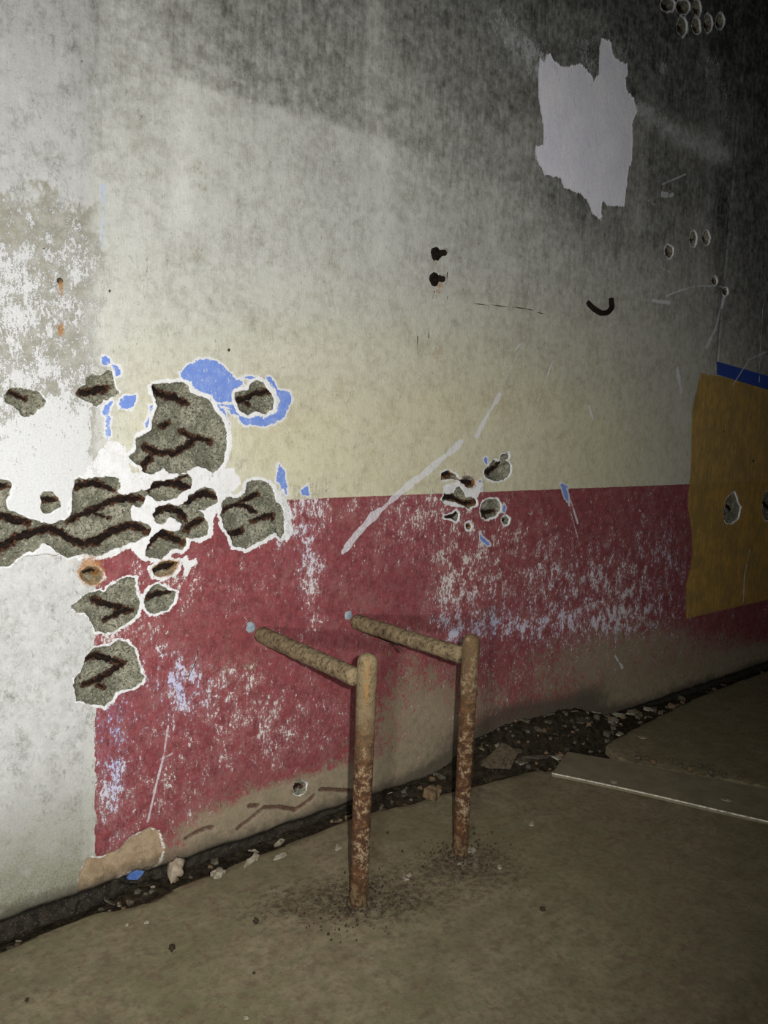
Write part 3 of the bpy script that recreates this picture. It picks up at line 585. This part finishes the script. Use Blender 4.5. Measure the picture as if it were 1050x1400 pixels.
def slab(name, poly, xr, yr, label, seed, thick=.16, step=.016, step_b=.05):
    gx = np.array(spaced(xr[0], xr[1], step, step_b)); gy = np.arange(yr[0], yr[1], step)
    X, Y = np.meshgrid(gx, gy)
    s = sd_poly(X, Y, poly) + .012*fbm(X*22, Y*22, 4, seed) + .008*fbm(X*5, Y*5, 2, seed+5)
    z = .003*fbm(X*3, Y*3, 3, 4) + .003*fbm(X*18, Y*18, 3, seed+1) - .012*sstep(-.03, 0.0, s)*(.5+fbm(X*14, Y*14, 3, 77))
    U, Vv = project(X, Y, 0*X)
    infront = (X*AX[2]+Y*AN[2]+H*AD[2]) > .3
    dirt = np.zeros(X.shape)
    for (u, v, ru, rv, a) in [(490,1240,70,22,.85), (400,1250,60,18,.45), (560,1225,50,18,.5), (627,1175,40,14,.8), (690,1190,40,30,.5), (580,1190,60,12,.45), (660,1215,60,20,.35), (380,1225,40,25,.35), (480,1210,60,15,.5), (910,1127,30,4,.6), (760,1110,60,25,.25), (560,1140,30,10,.25), (950,1060,80,10,.4), (330,1260,30,10,.25)]:
        dirt += np.where(infront, a*np.exp(-.5*(((U-u)/ru)**2+((Vv-v)/rv)**2)), 0)
    dirt += .35*sstep(-.10, -.0, s) + .25*fbm(X*4, Y*4, 3, 51)
    z = z + .006*np.clip(dirt, 0, 1)*(.5+2*fbm(X*30, Y*30, 3, 61))
    k = Clip(gx, gy, -s)
    c = np.stack([k.take(X), k.take(Y), k.take(z)], 1); n = len(c)
    bs = sorted({i for e in k.border for i in e}); bm = {i: n+q for q, i in enumerate(bs)}
    c2 = c[bs].copy(); c2[:, 2] = -thick; c2[:, 0] += .01*fbm(c2[:, 0]*20, c2[:, 1]*20, 2, 5)
    polys = [list(p) for p in k.polys] + [[e[1], e[0], bm[e[0]], bm[e[1]]] for e in k.border]
    d = k.take(np.clip(dirt, 0, 1)); d = np.r_[d, np.full(len(bs), .8)]
    return link(name, mesh_from(name, np.vstack([c, c2]), k.quads, polys, {'dirt': d}), M_FLOOR, label=label, kind='structure')
FLOOR = slab('floor', slab1, (-1.6, 5.6), (-1.2, 2.5), 'dusty brown concrete floor slab with a broken edge along the wall', 3)
FLOOR2 = slab('floor_far', slab2, (2.9, 7.9), (-1.0, 2.6), 'dusty floor slab beyond the metal edged board', 9, step=.02, step_b=.05)

def soil_material():
    t = NT('dark_soil')
    n = t.noise(40, 6, .7); f = t.noise(200, 4, .65, off=3); v = t.voro(70)
    c = t.mix(t.ramp(n, .35, .68), (.020, .016, .011), (.060, .047, .030))
    c = t.mix(t.mul(t.ramp(v.outputs['Distance'], .28, .16), t.ramp(f, .5, .6)), c, (.15, .12, .085))
    return t.done(c, .97, t.add(n, t.mul(f, .6)), .012, 1.0, .05)
M_SOIL = soil_material()
def soil_h(X, Y):
    h = -.055 + .03*fbm(X*9, Y*9, 4, 71) + .016*fbm(X*45, Y*45, 3, 75)
    h = h - .022*sstep(1.15, .9, X)
    h = h + .150*np.exp(-.5*((X-3.12)/.46)**4)*sstep(2.25, 2.5, Y) + .05*np.exp(-.5*((X-2.45)/.35)**2)*sstep(2.3, 2.5, Y)
    h = h + .02*sstep(2.3, 2.9, X)*sstep(4.2, 3.4, X)
    h = h + .02*np.exp(-.5*((X-4.0)/.25)**2)*sstep(2.35, 2.5, Y)
    return np.minimum(h, .5)
gx = np.array([-1.6, -1, -.5, -.1, .2, .4, .5] + spaced(.55, 5.8, .010, .022) + [6.2, 6.8, 7.9]); gy = np.r_[np.array([-1.0, -.4, .2, .8, 1.3, 1.7, 1.95]), np.arange(2.0, 2.532, .010)]
SX, SY = np.meshgrid(gx, gy); SZ = soil_h(SX, SY); SZ = np.where(SY < 1.9, -.10, SZ)
idx = np.arange(SX.size).reshape(SX.shape); q = np.stack([idx[:-1, :-1], idx[:-1, 1:], idx[1:, 1:], idx[1:, :-1]], -1).reshape(-1, 4)
SOIL = link('rubble_soil', mesh_from('rubble_soil', np.stack([SX.ravel(), SY.ravel(), SZ.ravel()], 1), q, []), M_SOIL, label='dark crumbly soil and grit filling the gap between wall and floor', cat='soil', kind='stuff')

# ------------------------------------------------------------------ metal edged board lying across the slab gap
def board_material():
    t = NT('dusty_board')
    n = t.noise(14, 5, .6); m = t.noise(70, 4, .6, off=3)
    c = t.mix(t.ramp(n, .3, .7), (.150, .130, .082), (.195, .172, .112))
    c = t.mix(t.ramp(m, .55, .75, 0, .5), c, (.09, .07, .048))
    return t.done(c, .85, m, .002, .5, .2)
def strip_material():
    t = NT('worn_steel'); n = t.noise(60, 4, .6, st=(1, 1, 1))
    return t.done(t.mix(t.ramp(n, .3, .7), (.38, .36, .28), (.85, .83, .72)), t.ramp(n, .3, .8, .25, .45), n, .001, .5, .5, .25)
def box_along(p0, p1, p2, p3, zt, zb, nseg=1, sag=None):
    V, Q, P = [], [], []
    for i in range(nseg+1):
        t = i/nseg; a = p0*(1-t)+p1*t; b = p3*(1-t)+p2*t; dz = sag(t) if sag else 0
        V += [(a[0], a[1], zb+dz), (a[0], a[1], zt+dz), (b[0], b[1], zt+dz), (b[0], b[1], zb+dz)]
    for i in range(nseg):
        for k in range(4): Q.append([4*i+k, 4*i+(k+1) % 4, 4*i+4+(k+1) % 4, 4*i+4+k])
    P = [[3, 2, 1, 0], [4*nseg+k for k in range(4)]]
    return V, Q, P
zt = .020
bA, bB = floorpt(755, 1056, zt), floorpt(1050, 1121, zt); bC, bD = floorpt(1050, 1078, zt), floorpt(776, 1027, zt)
ext = 2.0
d1 = (bB-bA); d2 = (bC-bD); bB2 = bA+d1*ext; bC2 = bD+d2*ext
org = Vector((bA[0], bA[1], 0))
BOARD = link('floor_board', None, label='flat dusty board with a bright metal edge bridging the gap between floor slabs', cat='board'); BOARD.location = org
def rel(V): return [(v[0]-org.x, v[1]-org.y, v[2]-org.z) for v in V]
sag = lambda t: .003*math.sin(t*9)-.002
V, Q, P = box_along(bA, bB2, bC2, bD, zt, .004, 14, sag)
me = mesh_from('panel', rel(V), Q, P, smooth=False); ob = link('panel', me, board_material(), BOARD)
nrm = np.array([d1[1], -d1[0]])/np.linalg.norm(d1)
V, Q, P = box_along(bA+nrm*.0035, bB2+nrm*.0035, bB2, bA, zt+.0015, zt-.004, 14, sag)
link('edge_strip', mesh_from('edge_strip', rel(V), Q, P, smooth=False), strip_material(), BOARD, label='bright metal edge strip')

# ------------------------------------------------------------------ the two pipe brackets
def pipe_material(name, top=1.0):
    t = NT(name)
    n = t.noise(55, 7, .68); f = t.noise(190, 4, .65, off=2); b = t.noise(9, 4, .6, off=5); h = t.attr('along')
    dust = t.mix(t.ramp(n, .35, .7), (.215, .165, .09), (.13, .095, .052))
    rust = t.mix(t.ramp(n, .4, .66), (.050, .025, .013), (.150, .066, .024))
    pale = t.mix(t.ramp(f, .4, .7), (.33, .27, .18), (.25, .17, .09))
    low = t.mix(t.ramp(t.add(n, t.add(t.mul(t.sub(f, .5), .6), t.mul(t.sub(b, .5), .5))), .53, .60), rust, pale)
    k = t.mul(t.ramp(t.add(h, t.add(t.mul(t.sub(b, .5), .45), t.mul(t.sub(n, .5), .35))), .48, .98), top)
    c = t.mix(k, low, dust)
    c = t.mix(t.mul(t.ramp(t.add(f, t.mul(t.sub(n, .5), .8)), .56, .66), .8), c, (.055, .034, .020))
    c = t.mix(t.mul(t.attr('seam'), t.ramp(n, .35, .6)), c, (.25, .13, .04))
    foot = t.ramp(t.add(h, t.mul(t.sub(n, .5), .10)), .10, .05)
    c = t.mix(t.mul(foot, t.ramp(n, .42, .6)), c, (.135, .105, .055))
    return t.done(c, .9, t.add(n, t.mul(f, .6)), .006, 1.0, .2)
M_PIPE = pipe_material('rusty_pipe'); M_PIPE2 = pipe_material('browner_rusty_pipe', .35)
def arm_material():
    t = NT('dusty_pipe_arm')
    n = t.noise(50, 7, .68); f = t.noise(170, 4, .65, off=2)
    c = t.mix(t.ramp(n, .35, .68), (.215, .165, .095), (.115, .084, .048))
    c = t.mix(t.ramp(t.add(f, t.mul(t.sub(n, .5), .9)), .55, .66), c, (.055, .034, .022))
    return t.done(c, .92, t.add(n, t.mul(f, .6)), .006, 1.0, .15)
M_ARM = arm_material()
def mortar_material():
    t = NT('grey_mortar'); n = t.noise(80, 5, .6)
    return t.done(t.mix(t.ramp(n, .35, .65), (.15, .20, .25), (.26, .29, .30)), .95, n, .004, .8)
M_MORT = mortar_material()
def bracket(base, top_z, wall_xz, plug_xz, joint, r0, r1, label, seam):
    bx, by = base
    E = link('pipe_bracket', None, label=label, cat='pipe bracket', group='rusty pipe brackets standing before the wall'); E.location = (bx, by, 0)
    n = 150; zz = np.linspace(-.02, top_z, n); r = np.interp(zz, [0, top_z], [r0, r1])
    capk = np.clip((top_z-zz)/(.030), 0, 1); r = r*np.sqrt(np.clip(1-(1-capk)**2, .0004, 1))
    zz2 = np.concatenate([zz[:-1], [top_z]]);
    sides = 28; V, Q, al, se = [], [], [], []
    dirc = math.atan2(-by, -bx)
    for i in range(n):
        for k in range(sides):
            th = 2*math.pi*k/sides
            rr = r[i]*(1+.05*float(fbm(th*1.2+seam, zz[i]*14, 3, 5))) + .0018*float(fbm(math.cos(th)*4+seam, zz[i]*60, 3, 15))
            V.append((rr*math.cos(th), rr*math.sin(th), zz2[i]))
            al.append(zz[i]/top_z); a = (th-dirc+math.pi) % (2*math.pi)-math.pi
            se.append(math.exp(-.5*(a/.13)**2)*max(0, min(1, (zz[i]-(top_z-.17))/.05))*(1 if zz[i] < top_z-.02 else .3)*(1.0 if seam < 1 else .0))
    for i in range(n-1):
        for k in range(sides): Q.append([i*sides+k, i*sides+(k+1) % sides, (i+1)*sides+(k+1) % sides, (i+1)*sides+k])
    link('post', mesh_from('post', V, Q, [[(n-1)*sides+k for k in range(sides)]], {'along': al, 'seam': se}), M_PIPE if seam < 1 else M_PIPE2, E, label='upright rusty pipe with rounded top')
    p0 = np.array([wall_xz[0]-bx, D-by, wall_xz[1]]); p1 = np.array([joint[0]-bx, joint[1]-by, joint[2]])
    m = 60; path = np.array([p0*(1-t)+p1*t for t in np.linspace(0, 1, m)])
    q = np.linspace(0, 1, m); rad = .0295*np.sqrt(np.clip(1-(1-np.clip(q*np.linalg.norm(p1-p0)/.022, 0, 1))**2, .05, 1))*(1+.10*fbm(q*9, q*0+seam, 3, 6))
    V, Q, PP = tube(path, rad, 22, .10, 40+int(seam))
    link('arm', mesh_from('arm', V, Q, PP), M_ARM, E, label='slanting pipe arm reaching back to the wall')
    V, Q = [], []
    k = 16; rings = 5
    for i in range(rings):
        for j in range(k):
            th = 2*math.pi*j/k; rr = (.021*(i+.2)/(rings-1))*(1+.5*float(fbm(math.cos(th)*2+seam, math.sin(th)*2, 2, 3)))
            V.append((plug_xz[0]-bx+rr*math.cos(th), D-by-.006*(1-(i/(rings-1))**2)+(.004 if i == rings-1 else -.001), plug_xz[1]+rr*math.sin(th)))
    for i in range(rings-1):
        for j in range(k): Q.append([i*k+j, (i+1)*k+j, (i+1)*k+(j+1) % k, i*k+(j+1) % k])
    link('mortar_patch', mesh_from('mortar_patch', V, Q, [list(range(k))]), M_MORT, E, label='blue grey dab of mortar on the wall')
    return E
B1 = bracket((1.583, 1.933), .828, wallpt(354, 866), wallpt(343, 857.5), (1.548, 1.945, .752), .0290, .0320, 'nearer rusty pipe bracket with an orange streak down its top', .3)
B2 = bracket((2.066, 1.955), .815, wallpt(483, 849), wallpt(476, 841), (2.030, 1.965, .742), .0270, .0310, 'farther rusty pipe bracket with a dark brown top', 2.6)

# wisps of cobweb under the farther arm
t = NT('cobweb'); M_WEB = t.done((.035, .028, .024), .95)
a0 = np.array([*wallpt(483, 849)[:1], D, wallpt(483, 849)[1]]); a1 = np.array([2.030, 1.965, .742]); VV, QQ, PP = [], [], []
c0 = a0*.62+a1*.38
for k in range(7):
    dv = np.array([R.uniform(-.02, .07), R.uniform(-.05, .02), R.uniform(-.07, -.015)])
    pts = smooth_path([c0+np.array([0, 0, -.022]), c0+dv*.5+R.uniform(-.006, .006, 3)+np.array([0, 0, -.022]), c0+dv+np.array([0, 0, -.02])], 7)
    V, Q, P = tube(pts, [.0011]*7, 4); o = len(VV); VV += V; QQ += [[i+o for i in f] for f in Q]; PP += [[i+o for i in f] for f in P]
link('cobweb', mesh_from('cobweb', [v-np.array([2.066, 1.955, 0]) for v in VV], QQ, PP), M_WEB, B2, label='dark wisps of cobweb')

# ------------------------------------------------------------------ iron things fixed in the wall
hp = [wallpt(*p) for p in [(803,413),(807,422),(815,429),(824,428),(831,420),(833,409)]]
off = [.004, -.018, -.030, -.032, -.026, -.010]
pts = smooth_path([(p[0], D+o, p[1]) for p, o in zip(hp, off)], 34)
o0 = pts[0].copy(); V, Q, P = tube(pts, [.0125]*34, 10, .15, 3)
hk = link('iron_hook', mesh_from('iron_hook', [v-o0 for v in V], Q, P), M_BAR, None, 'dark U shaped iron hook sticking out of the stained upper wall', 'hook'); hk.location = o0
def stub(u, v, label, tilt):
    x, z = wallpt(u, v)
    E = link('rusted_bolt', None, None, None, label, 'bolt', 'rusted bolts in the upper wall'); E.location = (x, D, z)
    V, Q, P = tube(smooth_path([(0, .01, 0), (.003, -.014, -.001), (.006, -.030, .001)], 8), [.010]*8, 10, .25, 5)
    link('shank', mesh_from('shank', V, Q, P), M_BAR, E)
    V, Q, P = tube(smooth_path([(-.008, -.028, -tilt), (.008, -.034, 0), (.020, -.036, tilt)], 8), [.008, .012, .013, .011, .011, .013, .012, .008], 10, .25, 9)
    link('head', mesh_from('head', V, Q, P), M_BAR, E)
    V = []; n = 14
    for i, (rr, yy) in enumerate(((.004, -.004), (.014, -.0045), (.022, -.003), (.026, .003))):
        for j in range(n):
            th = 2*math.pi*j/n; V.append((rr*math.cos(th)*(1+.3*R.rand()), yy, rr*math.sin(th)*(1+.3*R.rand())))
    Q = [[i*n+j, (i+1)*n+j, (i+1)*n+(j+1) % n, i*n+(j+1) % n] for i in range(3) for j in range(n)]
    link('rust_collar', mesh_from('rust_collar', V, Q, [list(range(n))]), M_BAR, E)
stub(596, 347, 'upper rusted bolt stub in the pale middle of the wall', .004)
stub(594, 382, 'lower rusted bolt stub with a rust stain below it', -.002)

# ------------------------------------------------------------------ rubble: stones, flakes, chunks
def rock_mesh(name, sx, sy, sz, seed, flat=0.0):
    rs = np.random.RandomState(seed); V, Q = [], []
    nu, nvv = 12, 7
    ph = rs.rand(4)*6
    for i in range(nvv+1):
        a = math.pi*i/nvv
        for j in range(nu):
            th = 2*math.pi*j/nu; d = np.array([math.sin(a)*math.cos(th), math.sin(a)*math.sin(th), math.cos(a)])
            k = 1+.28*math.sin(2.1*d[0]*2+ph[0])*math.cos(2.3*d[1]*2+ph[1])+.18*math.sin(5*d[2]+4*d[0]+ph[2])+.10*(rs.rand()-.5)
            d = d*k
            if flat: d = np.sign(d)*np.abs(d)**np.array([1, 1, .35]); 
            V.append((d[0]*sx*.5, d[1]*sy*.5, d[2]*sz*.5))
    for i in range(nvv):
        for j in range(nu): Q.append([i*nu+j, (i+1)*nu+j, (i+1)*nu+(j+1) % nu, i*nu+(j+1) % nu])
    V = np.array(V); V[:, 2] -= V[:, 2].min()
    return mesh_from(name, V, Q, [], smooth=not flat)
def flake_mesh(name, L, Wd, th, seed):
    rs = np.random.RandomState(seed); n = 9
    ang = np.sort(rs.rand(n)*2*math.pi*.25 + np.arange(n)*2*math.pi/n); rr = .5*(.65+.5*rs.rand(n))
    top = [(L*r*math.cos(a), Wd*r*math.sin(a), th+.15*L*rs.uniform(-.3, .3)*(r-.3)) for a, r in zip(ang, rr)]
    bot = [(x*1.02, y*1.02, max(0, z-th)) for x, y, z in top]
    V = top+bot; P = [list(range(n)), [n+k for k in range(n)][::-1]]; Q = [[k, n+k, n+(k+1) % n, (k+1) % n] for k in range(n)]
    return mesh_from(name, V, Q, P, smooth=False)
def simple(name, a, b, spots=None):
    t = NT(name); n = t.noise(70, 5, .65); c = t.mix(t.ramp(n, .35, .68), a, b)
    if spots: c = t.mix(t.ramp(t.noise(140, 3, .6, off=3), .58, .68), c, spots)
    return t.done(c, .95, n, .004, .8, .1)
M_PALE = simple('pale_plaster_chip', (.33, .30, .235), (.19, .16, .115), (.12, .09, .06))
M_GREY = simple('grey_rubble', (.115, .10, .072), (.055, .046, .033), (.03, .024, .016))
M_BROWN = simple('brown_rubble', (.17, .115, .065), (.09, .06, .035), (.04, .03, .02))
M_SLAB = simple('dirty_plaster_slab', (.15, .115, .075), (.06, .047, .03), (.03, .022, .015))
M_STONE = simple('tan_stone', (.36, .30, .22), (.27, .22, .16))
M_BLUEC = simple('blue_painted_chip', (.05, .11, .32), (.08, .15, .36), (.2, .2, .2))
M_DARK = simple('dark_clod', (.03, .022, .015), (.055, .04, .026))
PF = [flake_mesh('flake', L, w, t_, s) for L, w, t_, s in ((.05,.03,.006,1),(.035,.028,.005,2),(.06,.025,.006,3),(.028,.02,.004,4))]
def place(name, me, mat, x, y, z, rot, sc, label, cat, group=None):
    m2 = me
    if not me.materials: me.materials.append(mat)
    elif me.materials[0] != mat: m2 = me.copy(); m2.materials[0] = mat
    o = link(name, m2, None, None, label, cat, group); o.location = (x, y, z); o.rotation_euler = rot; o.scale = (sc,)*3
    return o
def ground_z(x, y):
    pt = (x, y)
    s1 = float(sd_poly(np.array([x]), np.array([y]), slab1)[0]); s2 = float(sd_poly(np.array([x]), np.array([y]), slab2)[0])
    if s1 < -.012 or s2 < -.012: return .002
    return float(soil_h(np.array(x), np.array(y)))
def at(u, v):
    r = ray(u, v); t0 = (.16-H)/r[2]; t1 = (-.12-H)/r[2]
    for t in np.linspace(t0, t1, 160):
        x, y, z = r[0]*t, r[1]*t, H+r[2]*t
        g = ground_z(x, y)
        if z <= g + .003: return x, min(y, 2.485), g
    return x, min(y, 2.485), g
# the pieces one can point to
x, y, z = at(236, 1204)
place('stone', rock_mesh('stone', .062, .05, .075, 5), M_STONE, x, y, z-.006, (.1, .1, .4), 1, 'rounded tan stone in the gap beside the broken plaster corner', 'stone')
x, y, z = at(173, 1212)
place('blue_chip', flake_mesh('blue_chip', .06, .035, .008, 8), M_BLUEC, x, D-.03, .02, (1.25, .1, .2), 1, 'blue painted plaster chip under the broken plaster corner', 'plaster chip')
x, y, z = at(345, 1178)
place('crumpled_scrap', flake_mesh('crumpled_scrap', .085, .035, .006, 12), M_PALE, x, y, z+.006, (.25, -.15, .5), 1, 'pale crumpled flake in the gap below the dark ledge crack', 'plaster flake')
x, y, z = at(297, 1198)
place('plaster_chunk', rock_mesh('plaster_chunk', .055, .035, .022, 31, 1), M_PALE, x, y, z, (.1, .15, .3), 1, 'squarish pale chunk in the gap right of the tan stone', 'plaster chunk')
x, y, z = at(383, 1173)
place('plaster_flake', flake_mesh('plaster_flake', .065, .025, .006, 14), M_PALE, x, y, z+.004, (.1, -.1, .2), 1, 'long flat flake on the lip of the gap before the nearer post', 'plaster flake')
x, y, z = at(382, 1152)
place('plaster_flake', flake_mesh('plaster_flake', .07, .025, .006, 15), M_PALE, x, y, z+.006, (.2, -.05, .3), 1, 'flat pale flake close against the wall before the nearer post', 'plaster flake')
x, y, z = at(588, 1094)
place('brick_fragment', rock_mesh('brick_fragment', .075, .06, .06, 41, 1), M_BROWN, x, y, z, (.1, .2, .3), 1, 'brown broken lump in the gap between the two posts', 'brick fragment')
x, y, z = at(682, 1047)
place('plaster_slab', flake_mesh('plaster_slab', .27, .12, .022, 23), M_SLAB, x, y, z+.035, (.42, -.10, .30), 1, 'large tilted slab fragment in the gap behind the farther post', 'plaster fragment')
for (u, v, L, w, rt, lab) in [(697,1036,.10,.045,.5,'small flake lying on the large tilted slab fragment'), (672,1044,.07,.04,.7,'dull flake on the lower corner of the large tilted slab fragment'), (706,1030,.07,.035,-.4,'dull flake leaning on the upper edge of the large tilted slab fragment'), (716,1043,.08,.05,.1,'flat flake right of the large tilted slab fragment'), (738,1038,.16,.03,-.3,'long splinter pointing at the corner of the board'), (761,1040,.06,.04,.2,'pale flake touching the corner of the board'),
                              (852,972,.15,.05,.1,'bright pointed flake near the wall, largest in the dark rubble'), (838,978,.09,.04,-.7,'leaf shaped flake left of the bright pointed flake'), (838,988,.10,.05,.1,'striped pale flake below the leaf shaped flake'), (884,972,.07,.03,-.9,'slim pale flake right of the bright pointed flake'), (794,989,.10,.06,.1,'grey flake on the heap against the red wall'),
                              (847,1007,.07,.04,.2,'yellowish flake on the corner of the far slab')]:
    x, y, z = at(u, v)
    place('plaster_flake', flake_mesh('plaster_flake', L, w, .008, int(u+v)), M_PALE if 'pale' in lab or 'bright' in lab or 'leaf' in lab or 'yellow' in lab else M_GREY, x, y, z+.010, (.25, .1, rt), 1, lab, 'plaster flake')
for (u, v, L, w, lab) in [(643,1164,.055,.040,'white plaster flake at the foot of the farther post'), (727,1128,.050,.025,'white flake alone on the floor right of the farther post'), (878,1009,.05,.035,'pale chip on the far slab near its corner'), (560,1198,.03,.018,'upper white chip on the dirt between the posts'), (554,1203,.03,.018,'lower white chip on the dirt between the posts'), (683,1187,.030,.018,'white chip right of the dirt around the farther post'), (461,1160,.045,.03,'tan flake on the floor edge behind the nearer post'), (200,1263,.018,.012,'right of two tiny white chips on the left floor'), (173,1266,.018,.012,'left of two tiny white chips on the left floor'), (628,1183,.02,.014,'white crumb in front of the farther post foot'), (993,1095,.05,.03,'pale chip lying on the metal edged board'), (838,1070,.04,.03,'small chip at the bright edge of the board'), (336,1394,.014,.012,'tiny pale chip at the bottom of the picture')]:
    p = floorpt(u, v, .0); zz = .0025
    if 'board' in lab: p = floorpt(u, v, zt); zz = zt+.002
    place('plaster_chip', flake_mesh('plaster_chip', L, w, .004, int(u*3+v)), M_PALE, p[0], p[1], zz, (0, 0, R.uniform(0, 3)), 1, lab, 'plaster chip')
for (u, v, L, lab) in [(235,1299,.022,'dark clod alone on the left floor'), (350,1261,.020,'dark clod left of the dirt around the nearer post'), (347,1331,.010,'small dark crumb on the lower left floor'), (37,1368,.012,'dark crumb in the bottom left corner of the floor'), (742,1245,.020,'dark clod on the floor right of the posts'), (530,1139,.012,'dark crumb on the floor behind the nearer post')]:
    p = floorpt(u, v, .004)
    place('dirt_clod', rock_mesh('dirt_clod', L, L*.8, L*.7, int(u+v)), M_DARK, p[0], p[1], .001, (0, 0, 1), 1, lab, 'dirt clod')
# grit pieces too alike to tell apart
protoR = [rock_mesh('rubble', .022, .018, .014, 100+k, k % 2) for k in range(6)]
protoF = [flake_mesh('flake', .034, .02, .004, 120+k) for k in range(6)]
cnt = 0
while cnt < 285:
    x = .6 + 4.9*R.rand()**1.35 if R.rand() < .75 else R.uniform(2.65, 3.7); y = R.uniform(2.24 if 2.7 < x < 3.6 else 2.38, 2.495)
    z = ground_z(x, y)
    if z > 0 and y < 2.3: continue
    if z == .002: continue
    f = R.rand(); big = R.choice([.6, .8, 1.0, 1.3, 1.7], p=[.3, .3, .2, .13, .07])*(1+.05*(x-1))
    if f < .62: place('rubble_stone', protoR[cnt % 6], M_GREY if R.rand() < .55 else M_BROWN, x, y, z-.002, (R.uniform(-.4, .4), R.uniform(-.4, .4), R.uniform(0, 6)), big, 'small dull stone among the rubble in the gap along the wall', 'stone', 'stones in the gap along the wall')
    else: place('plaster_flake', protoF[cnt % 6], M_PALE if R.rand() < (.5 if x < 2.4 else .12) else M_GREY, x, y, z+.003, (R.uniform(-.5, .5), R.uniform(-.5, .5), R.uniform(0, 6)), big*.9, 'small thin flake among the rubble in the gap along the wall', 'plaster flake', 'flakes in the gap along the wall')
    cnt += 1
for (u, v, L) in [(872,1042,.05), (884,1041,.035), (893,1046,.05), (905,1049,.03), (918,1043,.03), (930,1052,.04), (945,1056,.05), (958,1052,.035), (972,1062,.05), (990,1064,.04), (1012,1068,.035)]:
    p = floorpt(u, v - 3, .003)
    place('rubble_stone', protoR[int(u) % 6], M_BROWN if int(u) % 2 else M_GREY, p[0], p[1], .001, (0, 0, u), L/.022*.6, 'small brown crumb in the seam behind the metal edged board', 'stone', 'crumbs in the seam behind the board')
# crumbs round the feet of the posts: one heap of stuff each
def crumbs(name, cx, cy, n, spread, label, seed, stretch=(1.0, .8)):
    rs = np.random.RandomState(seed); V, Q = [], []
    for k in range(n):
        r = .036 + rs.exponential(spread*.55); r = r if r < .235 else rs.uniform(.04, .20); th = rs.uniform(0, 6.28); x = cx+r*math.cos(th)*stretch[0]; y = cy+r*math.sin(th)*stretch[1]
        s = .0015+.0045*rs.rand()**2.2
        o = len(V); h = s*rs.uniform(.5, 1.0)
        rot = rs.uniform(0, 6.28); pts = [(math.cos(rot+q*1.2566)*s*rs.uniform(.7, 1.2), math.sin(rot+q*1.2566)*s*rs.uniform(.6, 1.1)) for q in range(5)]
        V += [(x+a, y+b_, .0) for a, b_ in pts] + [(x+a*.6, y+b_*.6, h+.003) for a, b_ in pts]
        Q += [[o+q, o+(q+1) % 5, o+5+(q+1) % 5, o+5+q] for q in range(5)]; Q2 = [o+5+q for q in range(5)]
        PC.append(Q2)
    return V, Q
for nm, (cx_, cy_), n, spd, lab, sd in (('rust_crumbs', (1.583, 1.933), 480, .15, 'dark crumbs of rust and dirt scattered round the nearer post foot', 3), ('rust_crumbs', (2.066, 1.955), 300, .12, 'dark crumbs of rust and dirt scattered round the farther post foot', 4)):
    PC = []; V, Q = crumbs(nm, cx_, cy_, n, spd, lab, sd)
    link(nm, mesh_from(nm, V, Q, PC, smooth=False), M_DARK, None, lab, 'dirt', None, 'stuff')

# ================================================================== LIGHT AND CAMERA
rw = Vector((AX[0], AN[0], -AD[0])); dw = Vector((AX[1], AN[1], -AD[1])); fw = Vector((AX[2], AN[2], -AD[2]))
cam = bpy.data.cameras.new('camera'); co_ = bpy.data.objects.new('camera', cam); COL.objects.link(co_)
cam.sensor_fit = 'VERTICAL'; cam.sensor_height = 36.0; cam.lens = F/1400*36; cam.clip_start = .02
Mx = Matrix((( rw.x, -dw.x, -fw.x, 0), (rw.y, -dw.y, -fw.y, 0), (rw.z, -dw.z, -fw.z, H), (0, 0, 0, 1)))
co_.matrix_world = Mx; SC.camera = co_
def lamp(name, kind, loc, energy, color, size, target=None, spot=None, blend=1.0):
    l = bpy.data.lights.new(name, kind); l.energy = energy; l.color = color
    if kind == 'AREA': l.size = size
    else: l.shadow_soft_size = size
    o = bpy.data.objects.new(name, l); COL.objects.link(o); o.location = loc
    if spot: l.spot_size = math.radians(spot); l.spot_blend = blend
    if target is not None: o.rotation_euler = (Vector(target)-Vector(loc)).to_track_quat('-Z', 'Y').to_euler()
    return o
cpos = Vector((0, 0, H))
tgt = Vector((wallpt(330, 640)[0], D, wallpt(330, 640)[1]))
lamp('camera_flash', 'SPOT', cpos + rw*.085 - dw*.045, 375, (1.0, .99, .955), .012, tgt, 105, 1.0)
lamp('hand_torch', 'SPOT', cpos - rw*.30 + dw*.45, 150, (1.0, .985, .955), .07, tgt, 110, 1.0)
wd = bpy.data.worlds.new('dark_room'); SC.world = wd; wd.use_nodes = True
wd.node_tree.nodes['Background'].inputs[0].default_value = (.9, .95, 1.0, 1); wd.node_tree.nodes['Background'].inputs[1].default_value = .006
SC.view_settings.view_transform = 'Standard'; SC.view_settings.look = 'None'; SC.view_settings.gamma = 1.0; SC.view_settings.exposure = 0.0
SC.view_settings.use_curve_mapping = False
